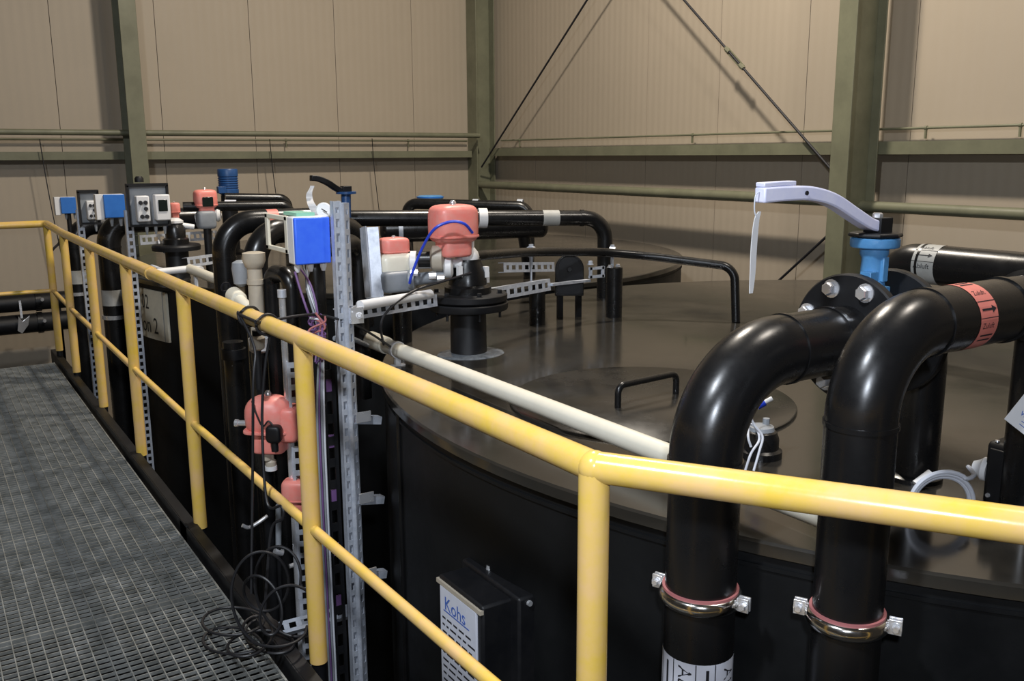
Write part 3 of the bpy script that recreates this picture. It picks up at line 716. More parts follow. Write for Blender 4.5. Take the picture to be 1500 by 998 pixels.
obj('foot', MB().bar(V((q.x, q.y, Z))-sx*.05, V((q.x, q.y, zb+.01))-sx*.05, .02, .03).bar(V((q.x, q.y, Z))+sx*.05, V((q.x, q.y, zb+.01))+sx*.05, .02, .03), 'pe_dull', hp)
# thin curved line P2
p2 = thing('pipe', 'thin black pipe from the riser arching down to the near lid', 'pipe', (3.575, 3.377, Z))
A_, B_, C_, D_ = PD(708, 374, 4.1), PD(780, 369, 4.6), PD(900, 369, 4.95), PD(1076, 391, 4.80)
E_ = PZ(1078, 472, Z)
obj('pipe', MB().tube(fillet([V((RX+.02, RY+.02, A_.z)), A_, B_, C_, D_, E_], [.05, .5, .5, .085], 10), .0225, 20), 'pe', p2)
for q, dd in ((PD(778, 369, 4.6), B_-A_), (PD(897, 369, 4.95), D_-C_)):
    obj('clamp', MB().ring(q, dd, .022, .028, .03, 20).box(q-EZ*.05, (.012, .012, .06)).box(q+EZ*.03, (.02, .01, .015)), 'galv', p2, label='galvanised pipe clamp')
    obj('clamp_leg', MB().tube([q-EZ*.03, V((q.x, q.y, 1.0 if q.x > 2.8 else .98))], .006, 8), 'galv', p2)
# ================================================================== long pipes between the tanks
# P1 from below, elbow left, black lever valve, long run, down into lid 1
p1 = thing('pipe', 'long black pipe behind the riser, bending down at its right end', 'pipe', (3.52, 4.42, Z))
zP = 1.295
pe = PZ(885, 436, Z); pA = PZ(505, 320, zP); pB = V((pe.x, pe.y, 1.27))
obj('bend', MB().tube(fillet([pA, pB, pe], .13, 12), .046, 24), 'pe', p1)
vs, fs, place = band(ext(pA, pB, .78), pB-pA, .0468, .10, start=EZ)
obj('label', MB().add(vs, fs), 'greylabel', p1, label='pale grey pipe label')
d1 = (pB-pA).normalized()
for f in (.905,): obj('weld_ring', MB().ring(ext(pA, pB, f), d1, .044, .050, .02, 24), 'pe', p1)
obj('collar', MB().ring(ext(pA, pB, .515), d1, .044, .058, .05, 24), 'white', p1, label='white collar on the black pipe')
e1 = thing('pipe', 'thick black elbow pipe with pink label, left of the blue box', 'pipe', (1.383, 5.0, -2.2))
pV = PX(332, 430, 1.40)
obj('bend', MB().tube(fillet([(pV.x, pV.y, -2.2), (pV.x, pV.y, zP), ext(pA, pB, -.10)], .17, 14), .062, 28), 'pe', e1)
dE = (ext(pA, pB, -.10)-V((pV.x, pV.y, zP))).normalized()
vs, fs, place = band(V((pV.x, pV.y, zP))+dE*.27, dE, .0628, .06, start=EZ)
obj('label', MB().add(vs, fs), 'redlabel', e1, label='pale pink pipe label')
obj('weld_ring', MB().ring((pV.x, pV.y, zP-.19), EZ, .06, .066, .012, 28), 'pe', e1)
bv = thing('lever_valve', 'dark blue valve with black lever behind the tall strut post', 'valve', ext(pA, pB, -.06))
vc = PD(508, 322, 5.1)
obj('body', MB().lathe([(.07, -.07), (.075, -.05), (.055, -.035), (.07, 0), (.055, .035), (.075, .05), (.07, .07)], ext(pA, pB, -.05), d1, 24), 'navy', bv)
s0, s1 = PD(507, 311, 5.08), PD(507, 284, 5.08)
obj('stem_housing', MB().tube([s0-EZ*.03, s1], .026, 16).lathe([(.055, 0), (.055, .012)], s1, EZ, 16), 'navy', bv)
obj('lever_hub', MB().box(s1+EZ*.02, (.05, .05, .045)), 'pe_dull', bv, bevel=.003)
LP = spline([PD(508, 281, 5.08), PD(494, 277, 5.05), PD(480, 268, 5.0), PD(466, 262, 4.97), PD(455, 261, 4.95)], 6)
ribbon(mb := MB(), LP, .04, .03); obj('lever', mb, 'pe_dull', bv, bevel=.004, label='black lever pointing left')
tg3 = thing('hanging_tag', 'crumpled white tag hanging from the black lever', 'tag', PD(458, 285, 4.9))
mb = MB(); P = spline([PD(457, 272, 4.9), PD(452, 288, 4.9), PD(457, 303, 4.88), PD(465, 316, 4.88)], 6); vs = []; fs = []
for i, q in enumerate(P):
    w = .012+.022*i/len(P); vs += [q-RT*w*.7+FW*(.006*math.sin(i)), q+RT*w+FW*(.006*math.cos(i)), q+RT*w+FW*(.006*math.cos(i)+.003), q-RT*w*.7+FW*(.006*math.sin(i)+.003)]
for i in range(len(P)-1):
    for j in range(4): fs.append((4*i+j, 4*i+(j+1) % 4, 4*i+4+(j+1) % 4, 4*i+4+j))
obj('strip', mb.add(vs, fs), 'white', tg3)
# capsule shaped silencer under P1
sl = thing('pressure_vessel', 'thick black horizontal vessel with rounded end under the long pipe', 'vessel', PD(700, 335, 6.4))
v0, v1 = PD(556, 338, 6.35), PD(803, 330, 6.55); dv = (v1-v0).normalized(); Lv = (v1-v0).length; rv = .085
prof = [(rv*math.sin(a), rv*.6*(1-math.cos(a))) for a in [i*PI/2/8 for i in range(9)]]
prof = prof + [(r, Lv-h) for r, h in reversed(prof)]
obj('body', MB().lathe(prof, v0, dv, 32), 'pe', sl)
v2 = PD(776, 402, 6.78)
obj('leg', MB().tube([V((v2.x, v2.y, Z)), ext(v0, v1, .85)-EZ*.05], .045, 20), 'pe', sl)
obj('saddle', MB().ring(ext(v0, v1, .12), dv, rv-.002, rv+.006, .03, 28).box(ext(v0, v1, .12)+EZ*(rv+.02), (.03, .03, .04)), 'galv', sl)
obj('leg', MB().tube([V((2.9, 5.75, Z)), V((2.9, 5.9, 1.1))], .035, 20), 'pe', sl)

# ================================================================== STATION 1 between rail and tank
SY, SX = 3.17, 1.305
sp = thing('strut_post', 'tall galvanised slotted strut post behind the yellow handrail', 'strut', (SX, SY, -2.2))
slotted((SX-.012, SY, -2.2), (SX-.012, SY, 1.485), .030, .030, (0, -1, 0), 'galv', sp, 'channel', .03, .052)
slotted((SX+.022, SY-.004, -2.2), (SX+.022, SY-.004, 1.478), .034, .034, (.55, -.83, 0), 'galv', sp, 'channel', .03, .052)
for z in (.66, .335, .02):
    a = obj('arm', MB().bar((SX+.03, SY, z), (SX+.13, SY+.01, z-.02), .035, .03), 'galv', sp)
    obj('washer_plate', MB().box((SX+.05, SY-.022, z+.012), (.06, .006, .04)), 'zinc', a)
ct = thing('cable_tray', 'black slotted cable tray with coloured cables beside the strut post', 'cable tray', (1.235, 3.2, -2.2))
slotted((1.243, 3.20, -2.2), (1.243, 3.20, .93), .052, .03, (0, -1, 0), 'pe_dull', ct, 'tray', .05, .085)
for k, (dx, mm) in enumerate(((-.050, 'purple'), (-.040, 'grey'), (-.031, 'wcable'), (-.058, 'grey'))):
    obj('cable', MB().tube(spline([(1.243+dx, 3.195, -2.2), (1.243+dx+.004, 3.195, -1), (1.243+dx, 3.19, .3), (1.243+dx+.003, 3.19, .7), (1.24+dx*.5, 3.2, 1.0), (1.215, 3.25+.02*k, 1.16), (1.19+.02*k, 3.33, 1.25)], 8), .0042, 8), mm, ct)
for z in (.80, .58, .36, .14, -.08): obj('cable_bundle', MB().box((1.243, 3.206, z), (.030, .008, .05)), 'purple', ct)
s2p = PY(432, 600, 3.4)
s2 = thing('strut_post', 'shorter galvanised strut post behind the nearest full height rail post', 'strut', (s2p.x, 3.4, -2.2))
slotted((s2p.x, 3.4, -2.2), (s2p.x, 3.4, .86), .042, .035, (-.3, -.95, 0), 'galv', s2, 'channel')
cs = thing('cross_strut', 'low horizontal galvanised strut near the walkway edge', 'strut', PY(430, 925, 3.4))
q0, q1 = PY(405, 922, 3.30), PY(458, 908, 3.30); slotted(q0-(q1-q0)*.4, q1+(q1-q0)*1.3, .05, .04, (-.2, -.7, .7), 'galv', cs, 'channel')
# blue control box
def bluebox(x0, x1, y, z0, z1, dep, label, cm='bluebox'):
    t = thing('control_box', label, 'control box', ((x0+x1)/2, y+dep, z0))
    obj('body', MB().bb((x0, y+.02, z0), (x1, y+dep, z1)), 'white', t, bevel=.006)
    obj('cover', MB().bb((x0-.0, y, z0+.002), (x1, y+.021, z1-.002)), cm, t, bevel=.005, label='blue cover')
    return t
Yb = 3.20
c0, c1 = PY(431, 319, Yb), PY(486, 386, Yb); cz = PY(431, 390, Yb).z
t = bluebox(c0.x, c1.x, Yb, cz, c0.z, .085, 'blue and white control box on the tall strut post')
f0 = PX(414, 321, c0.x); f1 = PX(388, 374, c0.x)
yA, yB_ = Yb+.085, PX(388, 330, c0.x).y
zb_, zt_ = cz+.035, c0.z
mb = MB()
mb.bb((c0.x, yA, zt_-.018), (c0.x+.012, yB_, zt_)).bb((c0.x, yA, zb_), (c0.x+.012, yB_, zb_+.018)).bb((c0.x, yB_-.03, zb_), (c0.x+.012, yB_, zt_)).bb((c0.x, yA, zb_), (c0.x+.012, yA+.03, zt_))
obj('bracket_frame', mb, 'cream', t, bevel=.003, label='cream open bracket frame')
obj('top_clip', MB().bb((c0.x+.03, Yb+.06, c0.z), (c0.x+.10, Yb+.2, c0.z+.012)), 'green', t)
for k in range(3): obj('cable_gland', MB().lathe([(.012, 0), (.012, .015), (.007, .03)], (c0.x+.02+.05*k, Yb+.05, cz), -EZ, 12), 'white', t)
hv = thing('gauge', 'round pale gauge standing above the blue control box', 'gauge', PD(476, 310, 3.4))
obj('dial', MB().lathe([(.026, -.012), (.030, -.008), (.030, .012), (.026, .016)], PD(475, 309, 3.45), -FW, 24), 'white', hv)
obj('foot', MB().tube([PD(475, 318, 3.45), PD(475, 330, 3.45)], .012, 10), 'grey', hv)
obj('hand', MB().bar(PD(471, 306, 3.42), PD(479, 311, 3.42), .004, .002, FW), 'ink', hv)
# black elbows behind the box
def upipe(pts, r, rad, label, name='pipe', ring=None):
    t = thing(name, label, 'pipe', V((pts[0][0], pts[0][1], pts[0][2])))
    obj('bend', MB().tube(fillet(pts, rad, 12), r, 24), 'pe', t)
    return t
q = PY(378, 450, 4.1)
upipe([(q.x, 4.1, -2.2), (q.x, 4.1, 1.31), (q.x+.62, 4.35, 1.30), (q.x+.62, 4.35, Z)], .055, .14, 'black elbow pipe directly behind the cream bracket frame')
qa, qb = PY(399, 440, 3.75), PY(427, 440, 3.6)
zt2 = PY(413, 401, 3.68).z
upipe([(qa.x, 3.75, -2.2), (qa.x, 3.75, zt2), (qb.x, 3.6, zt2), (qb.x, 3.6, -2.2)], .034, .05, 'black arched pipe below the blue control box, left one')
q = PY(463, 430, 3.5)
upipe([(q.x, 3.5, -2.2), (q.x, 3.5, 1.28), (q.x+.28, 3.72, 1.28), (q.x+.28, 3.72, Z-.2)], .040, .08, 'black pipe below the blue control box, right one')
# beige pvc line with strainer
bp_ = thing('pvc_line', 'beige plastic pipe with coupling and slanted strainer', 'pipe', (1.15, 3.71, -2.2))
b = PX(375, 430, 1.16)
zc = PX(375, 382, 1.16).z
obj('pipe', MB().tube([(b.x, b.y, .90), (b.x, b.y, zc)], .030, 24), 'beige', bp_)
obj('coupling', MB().lathe([(.030, zc-.035), (.036, zc-.03), (.046, zc-.004), (.046, zc+.03), (.030, zc+.034)], (b.x, b.y, 0), EZ, 24), 'beige', bp_)
obj('ring', MB().ring((b.x, b.y, zc-.09), EZ, .029, .034, .02, 24), 'beige', bp_)
k0, k1 = PX(373, 462, 1.14), PX(338, 428, 1.12)
obj('strainer', MB().tube([k0, ext(k0, k1, .62)], .027, 20).lathe([(.028, 0), (.036, .006), (.036, .07), (.030, .078)], ext(k0, k1, .62), k1-k0, 24), 'cream', bp_, label='slanted cream strainer cap')
obj('strainer_disc', MB().ring(ext(k0, k1, 1.22), k1-k0, .016, .024, .004, 20), 'ink', bp_)
b2 = PX(352, 400, 1.16)
obj('filter_cup', MB().lathe([(.012, -.06), (.030, -.045), (.036, .02), (.032, .045), (.014, .055)], b2, EZ, 20), 'grey', bp_)
obj('union', MB().lathe([(.030, 0), (.042, .01), (.042, .06), (.03, .07)], (b.x, b.y, .84), EZ, 20), 'white', bp_)
obj('pipe', MB().tube([(b.x, b.y, -2.2), (b.x, b.y, .90)], .024, 20), 'pe_dull', bp_)
# lower red actuators
ac = PY(395, 619, 3.48)
axs = (V((.8, -.6, 0)), V((.6, .8, 0)), EZ)
t = actuator(ac, .19, .225, 'large red actuator below the handrail, black plug on its front', ax=axs, style=0, e=(.75, .85))
obj('side_base', MB().sell(ac+axs[0]*.085, (.04, .06, .07), .3, .4, axs), 'red', t)
pg = ac - axs[1]*.085 + axs[0]*.045-EZ*.02
obj('plug', MB().sell(pg, (.030, .025, .035), .5, .5, axs).lathe([(.014, 0), (.014, .04)], pg-EZ*.03, -EZ, 12), 'pe_dull', t, label='black connector plug')
obj('side_knob', MB().lathe([(.012, 0), (.012, .03), (.016, .032), (.016, .045)], ac-axs[0]*.095-EZ*.005, -axs[0], 14), 'zinc', t)
obj('plug_cable', MB().tube(spline([pg+EZ*.03, pg+EZ*.05-axs[0]*.02, pg+EZ*.03-axs[0]*.045, pg+EZ*.09-axs[0]*.07, pg+EZ*.13-axs[0]*.08], 6), .0035, 8), 'cable', t)
fb = thing('pvc_fitting', 'pale fitting hanging below the large lower red actuator', 'fitting', ac-EZ*.12)
obj('body', MB().lathe([(.014, -.11), (.014, -.15), (.022, -.16), (.022, -.19), (.016, -.2)], ac+V((-.005, 0, 0)), EZ, 16).lathe([(.020, -.10), (.020, -.15)], ac+V((-.02, 0, 0)), EZ, 16), 'beige', fb)
obj('nut', MB().lathe([(.024, -.178), (.024, -.196)], ac+V((-.005, 0, 0)), EZ, 16), 'white', fb)
ac2 = PY(436, 724, 3.42)
actuator(ac2, .12, .13, 'small red actuator half behind the nearest full height rail post', ax=axs)
lw = thing('drain_line', 'thin dark line with silver fittings near the coiled cable', 'pipe', PY(400, 800, 3.6))
obj('tube', MB().tube([PY(408, 740, 3.5), PY(408, 800, 3.5)], .012, 12), 'grey', lw)
obj('fitting', MB().tube(spline([PY(355, 770, 3.6), PY(365, 773, 3.6), PY(378, 766, 3.6), PY(392, 756, 3.6)], 5), .008, 10), 'zinc', lw)
obj('fitting', MB().tube([PY(402, 808, 3.5), PY(414, 810, 3.5)], .014, 10), 'zinc', lw)
obj('fitting', MB().tube([PY(424, 830, 3.5), PY(436, 826, 3.5)], .010, 10), 'zinc', lw)
obj('hose', MB().tube(spline([PY(408, 800, 3.5), PY(410, 850, 3.5), PY(415, 960, 3.5)], 5), .009, 10), 'pe_dull', lw)
for x, y0, Y, r, lab in ((345, 500, 4.5, .05, 'black drop pipe in the dark, left of the large lower actuator'), (384, 470, 3.95, .045, 'black drop pipe behind the large lower actuator')):
    q = PY(x, y0+60, Y); z1 = PY(x, y0, Y).z
    t = thing('drop_pipe', lab, 'pipe', (q.x, Y, -2.2))
    obj('pipe', MB().tube([(q.x, Y, -2.2), (q.x, Y, z1)], r, 20), 'pe', t); obj('collar', MB().ring((q.x, Y, z1-.06), EZ, r-.004, r+.01, .05, 20), 'pe_dull', t)
sb = thing('sensor_probe', 'pale cup shaped probe hanging under the rail cable loops', 'sensor', PY(378, 505, 3.4))
obj('cup', MB().lathe([(.010, -.03), (.026, -.02), (.030, .02), (.022, .03)], PY(377, 503, 3.4), EZ, 16), 'beige', sb); obj('cap', MB().lathe([(.018, .03), (.018, .05)], PY(377, 503, 3.4), EZ, 12), 'pe_dull', sb)
obj('stem', MB().tube([PY(377, 512, 3.4), PY(380, 570, 3.4)], .014, 12), 'pe_dull', sb)
sv = PY(415, 470, 3.45); t = thing('steel_tube', 'shiny vertical tube between the arched black pipes', 'tube', (sv.x, 3.45, -2.2))
obj('tube', MB().tube([(sv.x, 3.45, -2.2), (sv.x, 3.45, PY(415, 424, 3.45).z)], .013, 14), 'zinc', t); obj('end_cap', MB().ring((sv.x, 3.45, PY(415, 430, 3.45).z), EZ, .012, .017, .03, 14), 'galv', t)
random.seed(5)
t = thing('cable_tangle', 'tangle of purple and pink wires beside the tall strut post', 'cable', PD(468, 485, 3.3))
for k in range(9):
    pts = [PD(452+random.uniform(-4, 26), 462+j*13+random.uniform(-6, 6), 3.28+random.uniform(-.04, .04)) for j in range(6)]
    obj('wire', MB().tube(spline(pts, 6), .004, 6), random.choice(['purple', 'wcable', 'purple', 'rubber', 'grey']), t)
for x, y, lab in ((395, 204, 'thin wire hanging on the left wall, left of the black lever'), (545, 203, 'thin wire hanging on the left wall, right of the black lever'), (58, 204, 'thin wire hanging on the left wall, left of the column')):
    p_ = PY(x, y, 10.5); tag(obj('hanging_wire', MB().tube(spline([p_, p_+V((.02, .01, -.35)), p_+V((.05, .0, -.75)), p_+V((.10, .0, -1.25))], 5), .005, 6), 'cable', None, origin=p_), lab, 'wire')
# ---- cables
def cable(name, pts, r, m, label, k=10):
    return tag(obj(name, MB().tube(spline(pts, k), r, 8), m, None, origin=V(pts[0])), label, 'cable')
rc = V((.945, 3.05, ZR)); 
pts = []
for j in range(2):
    for i in range(15):
        a = 2*PI*i/14+PI*.9; pts.append(V((.945+(RR+.006)*math.cos(a), 3.16-.19*j-.02*i/14, ZR+(RR+.006)*math.sin(a))))
lp = PY(372, 500, 3.0)
cable('rail_cable', [PD(368, 870, 3.15), PD(370, 700, 3.15), PD(371, 560, 3.1), PD(373, 510, 3.12)] + pts + [PD(436, 463, 3.2), PD(470, 462, 3.3), PD(515, 474, 3.5), PD(545, 490, 3.6), PD(572, 508, 3.72)], .005, 'cable', 'black cable looped round the yellow rail and running to the lid', 4)
cable('hanging_cable', [PD(396, 490, 3.1), PD(388, 540, 3.12), PD(384, 620, 3.15), PD(391, 735, 3.15), PD(412, 742, 3.1), PD(414, 760, 3.1), PD(398, 775, 3.12), PD(391, 850, 3.1), PD(388, 900, 3.1)], .005, 'cable', 'black cable hanging behind the lower rail to the floor coil')
pts = []; c = PZ(395, 945, .012)
for i in range(80):
    a = i*2*PI/16; k = i/16
    cx, cyy = c.x-.05-.05*math.cos(k*1.9), c.y+.02+.09*math.sin(k*2.3); r = .085+.025*math.sin(k*2.7)
    pts.append(V((cx+r*math.cos(a), cyy+r*math.sin(a)*1.3, .010+.0012*i)))
cable('cable_heap', pts, .005, 'cable', 'black cable coiled on the walkway grating by the post', 4)
pts = []
for i in range(60):
    a = i*2*PI/16; k = i/16; q = PD(400, 880, 3.02); r = .085+.035*math.sin(k*2.1+.5)
    pts.append(q + RT*(r*math.cos(a)*.9+.05*math.sin(k*1.7)) + EZ*(r*math.sin(a)*1.2+.05*math.cos(k*2.2)) + FW*(.05*math.sin(k*2.9)))
cable('cable_loops', pts, .005, 'cable', 'loose loops of black cable leaning on the dark stringer', 4)
cable('blue_air_hose', [PD(600, 415, 3.85), PD(604, 400, 3.82), PD(618, 365, 3.8), PD(636, 336, 3.75), PD(660, 325, 3.75), PD(680, 328, 3.75), PD(692, 341, 3.8)], .006, 'bluecable', 'bright blue hose arching over to the large red actuator')
cable('thin_cable', [PD(690, 400, 3.85), PD(650, 412, 3.8), PD(612, 424, 3.75), PD(585, 440, 3.65), PD(563, 462, 3.6), PD(558, 482, 3.6), PD(562, 505, 3.7)], .005, 'cable', 'black cable drooping across the slotted channel')
cable('grey_hose', [PD(490, 496, 3.45), PD(505, 494, 3.5), PD(520, 498, 3.6), PD(538, 506, 3.95)], .010, 'grey', 'grey hose entering the end of the cream pipe')
cable('purple_cable', [PD(432, 398, 3.35), PD(440, 425, 3.35), PD(450, 455, 3.35), PD(462, 485, 3.4), PD(472, 520, 3.4)], .0045, 'purple', 'purple cable dropping from the blue control box')

# ================================================================== STATION 2 (tank 2)
Y2 = 7.1
c0, c1 = PY(151, 285, Y2), PY(185, 319, Y2)
t = bluebox(c0.x, c1.x, Y2, c1.z, c0.z, .09, 'blue and white control box between the two grey panels', 'midblue')
obj('side_cover', MB().bb((PY(140, 300, Y2+.03).x, Y2+.02, c1.z-.01), (c0.x, Y2+.1, c0.z)), 'white', t, bevel=.003)
for k in range(2): obj('cable_gland', MB().lathe([(.014, 0), (.014, .02), (.008, .06)], (c0.x+.05+.06*k, Y2+.05, c1.z), -EZ, 10), 'grey', t)
Y3 = 8.9
c0, c1 = PY(88, 289, Y3), PY(113, 313, Y3)
t = bluebox(c0.x, c1.x, Y3, c1.z, c0.z, .09, 'farthest blue control box beside the left grey panel', 'midblue')
obj('side_cover', MB().bb((PY(80, 300, Y3+.03).x, Y3+.02, c1.z-.01), (c0.x, Y3+.1, c0.z)), 'white', t, bevel=.003)
obj('stand', MB().tube([((c0.x+c1.x)/2, Y3+.06, c1.z), ((c0.x+c1.x)/2+.02, Y3+.06, -2.2)], .02, 10), 'pe_dull', t)
for k in range(2): obj('cable_gland', MB().lathe([(.012, 0), (.012, .02), (.006, .05)], (c0.x+.04+.07*k, Y3+.05, c1.z), -EZ, 10), 'grey', t)
def panel(x0, y0, x1, y1, Y, label, dev):
    a, b = PY(x0, y0, Y), PY(x1, y1, Y); t = thing('instrument_panel', label, 'panel', ((a.x+b.x)/2, Y+.05, -2.2))
    obj('back_plate', MB().bb((a.x, Y+.03, b.z), (b.x, Y+.05, a.z)), 'grey', t, bevel=.003)
    fr = MB().bb((a.x-.012, Y, a.z-.01), (b.x+.012, Y+.06, a.z+.012)).bb((a.x-.012, Y, b.z-.012), (b.x+.012, Y+.06, b.z)).bb((a.x-.012, Y, b.z), (a.x, Y+.06, a.z)).bb((b.x, Y, b.z), (b.x+.012, Y+.06, a.z))
    obj('frame', fr, 'pe_dull', t)
    for (dx0, dy0, dx1, dy1, kind) in dev:
        p, q = PY(dx0, dy0, Y), PY(dx1, dy1, Y)
        d = obj('meter', MB().bb((p.x, Y-.05, q.z), (q.x, Y+.03, p.z)), 'white', t, bevel=.008)
        w, h = q.x-p.x, p.z-q.z
        if kind == 'screen':
            obj('screen', MB().bb((p.x+w*.2, Y-.056, q.z+h*.36), (q.x-w*.2, Y-.048, p.z-h*.2)), 'glass', d, bevel=.003)
        else:
            for (u, v) in kind: obj('button', MB().lathe([(min(w, h*.6)*.17, 0), (min(w, h*.6)*.15, .015)], (p.x+w*u, Y-.05, q.z+h*v), -EY, 14), 'ink', d)
    slotted(((a.x)+.0, Y+.07, -2.2), (a.x+.0, Y+.07, b.z+.1), .05, .04, (0, -1, 0), 'galv', t, 'stand')
    for k in range(3): obj('cable_gland', MB().lathe([(.012, 0), (.012, .02), (.006, .06)], (a.x+.1+.06*k, Y+.02, b.z-.01), -EZ, 10), 'grey', t)
    return t, a, b
t, a, b = panel(188, 272, 248, 328, 6.75, 'larger grey instrument panel with a dark screen meter', [(197, 287, 219, 324, ((.3, .74), (.68, .74), (.68, .5), (.35, .2), (.72, .2))), (224, 285, 249, 322, 'screen')])
obj('lamp', MB().lathe([(.03, 0), (.03, .025), (.02, .04)], PY(204, 267, 6.78), EZ, 14), 'pe_dull', t)
t, a, b = panel(116, 281, 146, 326, 7.9, 'smaller grey instrument panel with black knobs at the left', [(125, 294, 142, 321, ((.35, .75), (.72, .75), (.72, .5), (.35, .2), (.75, .2)))])
# drop pipes at the second tank
for x, Yc, zt, r, lab in ((168, 7.5, 1.17, .085, 'black elbow pipe below the middle blue box, by the second tank'), (119, 9.0, 1.05, .085, 'black elbow pipe at the far end of the walkway')):
    q = PY(x, 450, Yc); t = thing('pipe', lab, 'pipe', (q.x, Yc, -2.2))
    obj('bend', MB().tube(fillet([(q.x, Yc, -2.2), (q.x, Yc, zt), (q.x+.75, Yc, zt)], .17, 12), r, 28), 'pe', t)
    obj('label', MB().add(*band((q.x, Yc, .60), EZ, r+.001, .12, start=(-.3, -1, 0))[:2]), 'greylabel', t, label='grey pipe label')
    obj('weld_ring', MB().ring((q.x, Yc, zt-.19), EZ, r-.004, r+.004, .012, 28), 'pe', t)
    obj('clamp', MB().ring((q.x, Yc, .45), EZ, r, r+.01, .03, 28).box((q.x+r+.01, Yc-.02, .45), (.03, .02, .03)), 'zinc', t)
# riser 2
q = PZ(262, 408, Z); r2 = thing('flanged_riser', 'black flanged riser beside the larger instrument panel', 'riser', q)
o = (q.x, q.y, 0); zf = PD(262, 355, 6.9).z
obj('pipe', MB().lathe([(.085, Z), (.08, Z+.01), (.08, zf-.02)], o, EZ, 28), 'pe_dull', r2)
obj('flange', MB().lathe([(.08, zf-.03), (.165, zf-.028), (.168, zf), (.16, zf+.012), (.08, zf+.014)], o, EZ, 36), 'pe_dull', r2)
obj('reducer', MB().lathe([(.09, zf+.01), (.09, zf+.05), (.07, zf+.06), (.07, zf+.13), (.05, zf+.16)], o, EZ, 28), 'pe', r2)
obj('union', MB().lathe([(.05, zf+.16), (.06, zf+.165), (.06, zf+.18), (.03, zf+.20)], o, EZ, 20).tube([(q.x+.02, q.y, zf+.15), (q.x+.13, q.y-.01, zf+.13)], .02, 12), 'white', r2)
actuator(PD(256, 308, 6.7), .075, .11, 'small red actuator just right of the screen meter')
st4 = thing('slotted_channel', 'galvanised channel across the second lid behind its riser', 'channel', PD(300, 345, 6.7))
slotted(PD(205, 352, 6.6), PD(318, 344, 7.3), .07, .045, (0, -1, .1), 'galv', st4, 'channel', .034, .056)
st5 = thing('slotted_channel', 'galvanised channel low on the second lid near the elbow pipe', 'channel', PD(300, 375, 6.6))
slotted(PD(275, 385, 6.3), PD(322, 378, 6.6), .07, .045, (0, -1, .1), 'galv', st5, 'channel', .034, .056)
cw = thing('conduit_pipe', 'cream white plastic pipe along the edge of the second tank', 'pipe', PD(300, 400, 6.0))
w0, w1 = PD(278, 394, 6.2), PD(352, 424, 5.35)
obj('pipe', MB().tube([w0, w1], .032, 20), 'cream', cw); obj('elbow_end', MB().tube(fillet([w0+V((.05, -.1, 0)), w0, w0+V((-.25, .0, -.01))], .03, 6), .024, 14), 'white', cw)
obj('clip', MB().bar(ext(w0, w1, .12), ext(w0, w1, .12)-EZ*.12, .03, .02), 'white', cw)
tbx = PD(225, 400, 6.4)
wt = thing('white_tube', 'thin white hose lying behind the far handrail', 'hose', PD(235, 397, 6.3))
obj('hose', MB().tube(spline([PD(222, 390, 6.5), PD(240, 396, 6.4), PD(262, 398, 6.3), PD(278, 396, 6.2)], 6), .014, 10), 'wcable', wt)
wires = spline([PD(232, 352, 6.7), PD(236, 366, 6.65), PD(246, 374, 6.6)], 6)
tag(obj('meter_wire', MB().tube(wires, .006, 6), 'wcable', None, origin=wires[0]), 'white wire curling below the larger instrument panel', 'cable')
# red actuator 2 with window, beside motor
actuator(PD(301, 296, 7.05), .17, .19, 'red actuator with dark window left of the blue motor', style=1)
v2t = thing('dosing_line', 'pale valve line under the red actuator with dark window', 'valve', PD(300, 325, 7.0))
obj('tube', MB().tube([PD(288, 318, 7.05), PD(322, 316, 7.2)], .03, 14), 'white', v2t); obj('body', MB().sell(PD(302, 322, 7.05), (.07, .06, .07), .4, .4), 'grey', v2t)
obj('union_nut', MB().lathe([(.04, -.02), (.055, 0), (.04, .02)], PD(319, 315, 7.1), (1, -.4, 0), 16), 'white', v2t); obj('union_nut', MB().lathe([(.04, -.02), (.055, 0), (.04, .02)], PD(291, 320, 7.1), (1, -.4, 0), 16), 'white', v2t)
obj('leg', MB().tube([PD(303, 325, 7.05), V((PD(303, 325, 7.05).x, PD(303, 325, 7.05).y, Z))], .03, 14), 'pe_dull', v2t)
mo = thing('motor', 'dark blue cylindrical motor on the far tank lid', 'motor', PD(333, 290, 8.2))
mt, mbm = PD(333, 249, 8.2), PD(333, 283, 8.2); rm = .088
prof = [(rm*.5, mt.z+.01), (rm*.95, mt.z+.008), (rm, mt.z), (rm, mt.z-.05)]
for k in range(6): prof += [(rm, mt.z-.055-.02*k), (rm*.93, mt.z-.06-.02*k), (rm*.93, mt.z-.066-.02*k), (rm, mt.z-.071-.02*k)]
prof += [(rm, mbm.z), (rm*.7, mbm.z-.02)]
obj('housing', MB().lathe(list(reversed(prof)), (mt.x, mt.y, 0), EZ, 32), 'navy', mo)
obj('terminal_box', MB().box((mt.x-.08, mt.y-.06, mbm.z+.03), (.07, .06, .06)), 'navy', mo, bevel=.004)
obj('stand', MB().lathe([(.12, Z), (.12, Z+.02), (.07, Z+.04), (.07, mbm.z-.02)], (mt.x, mt.y, 0), EZ, 24), 'pe_dull', mo)
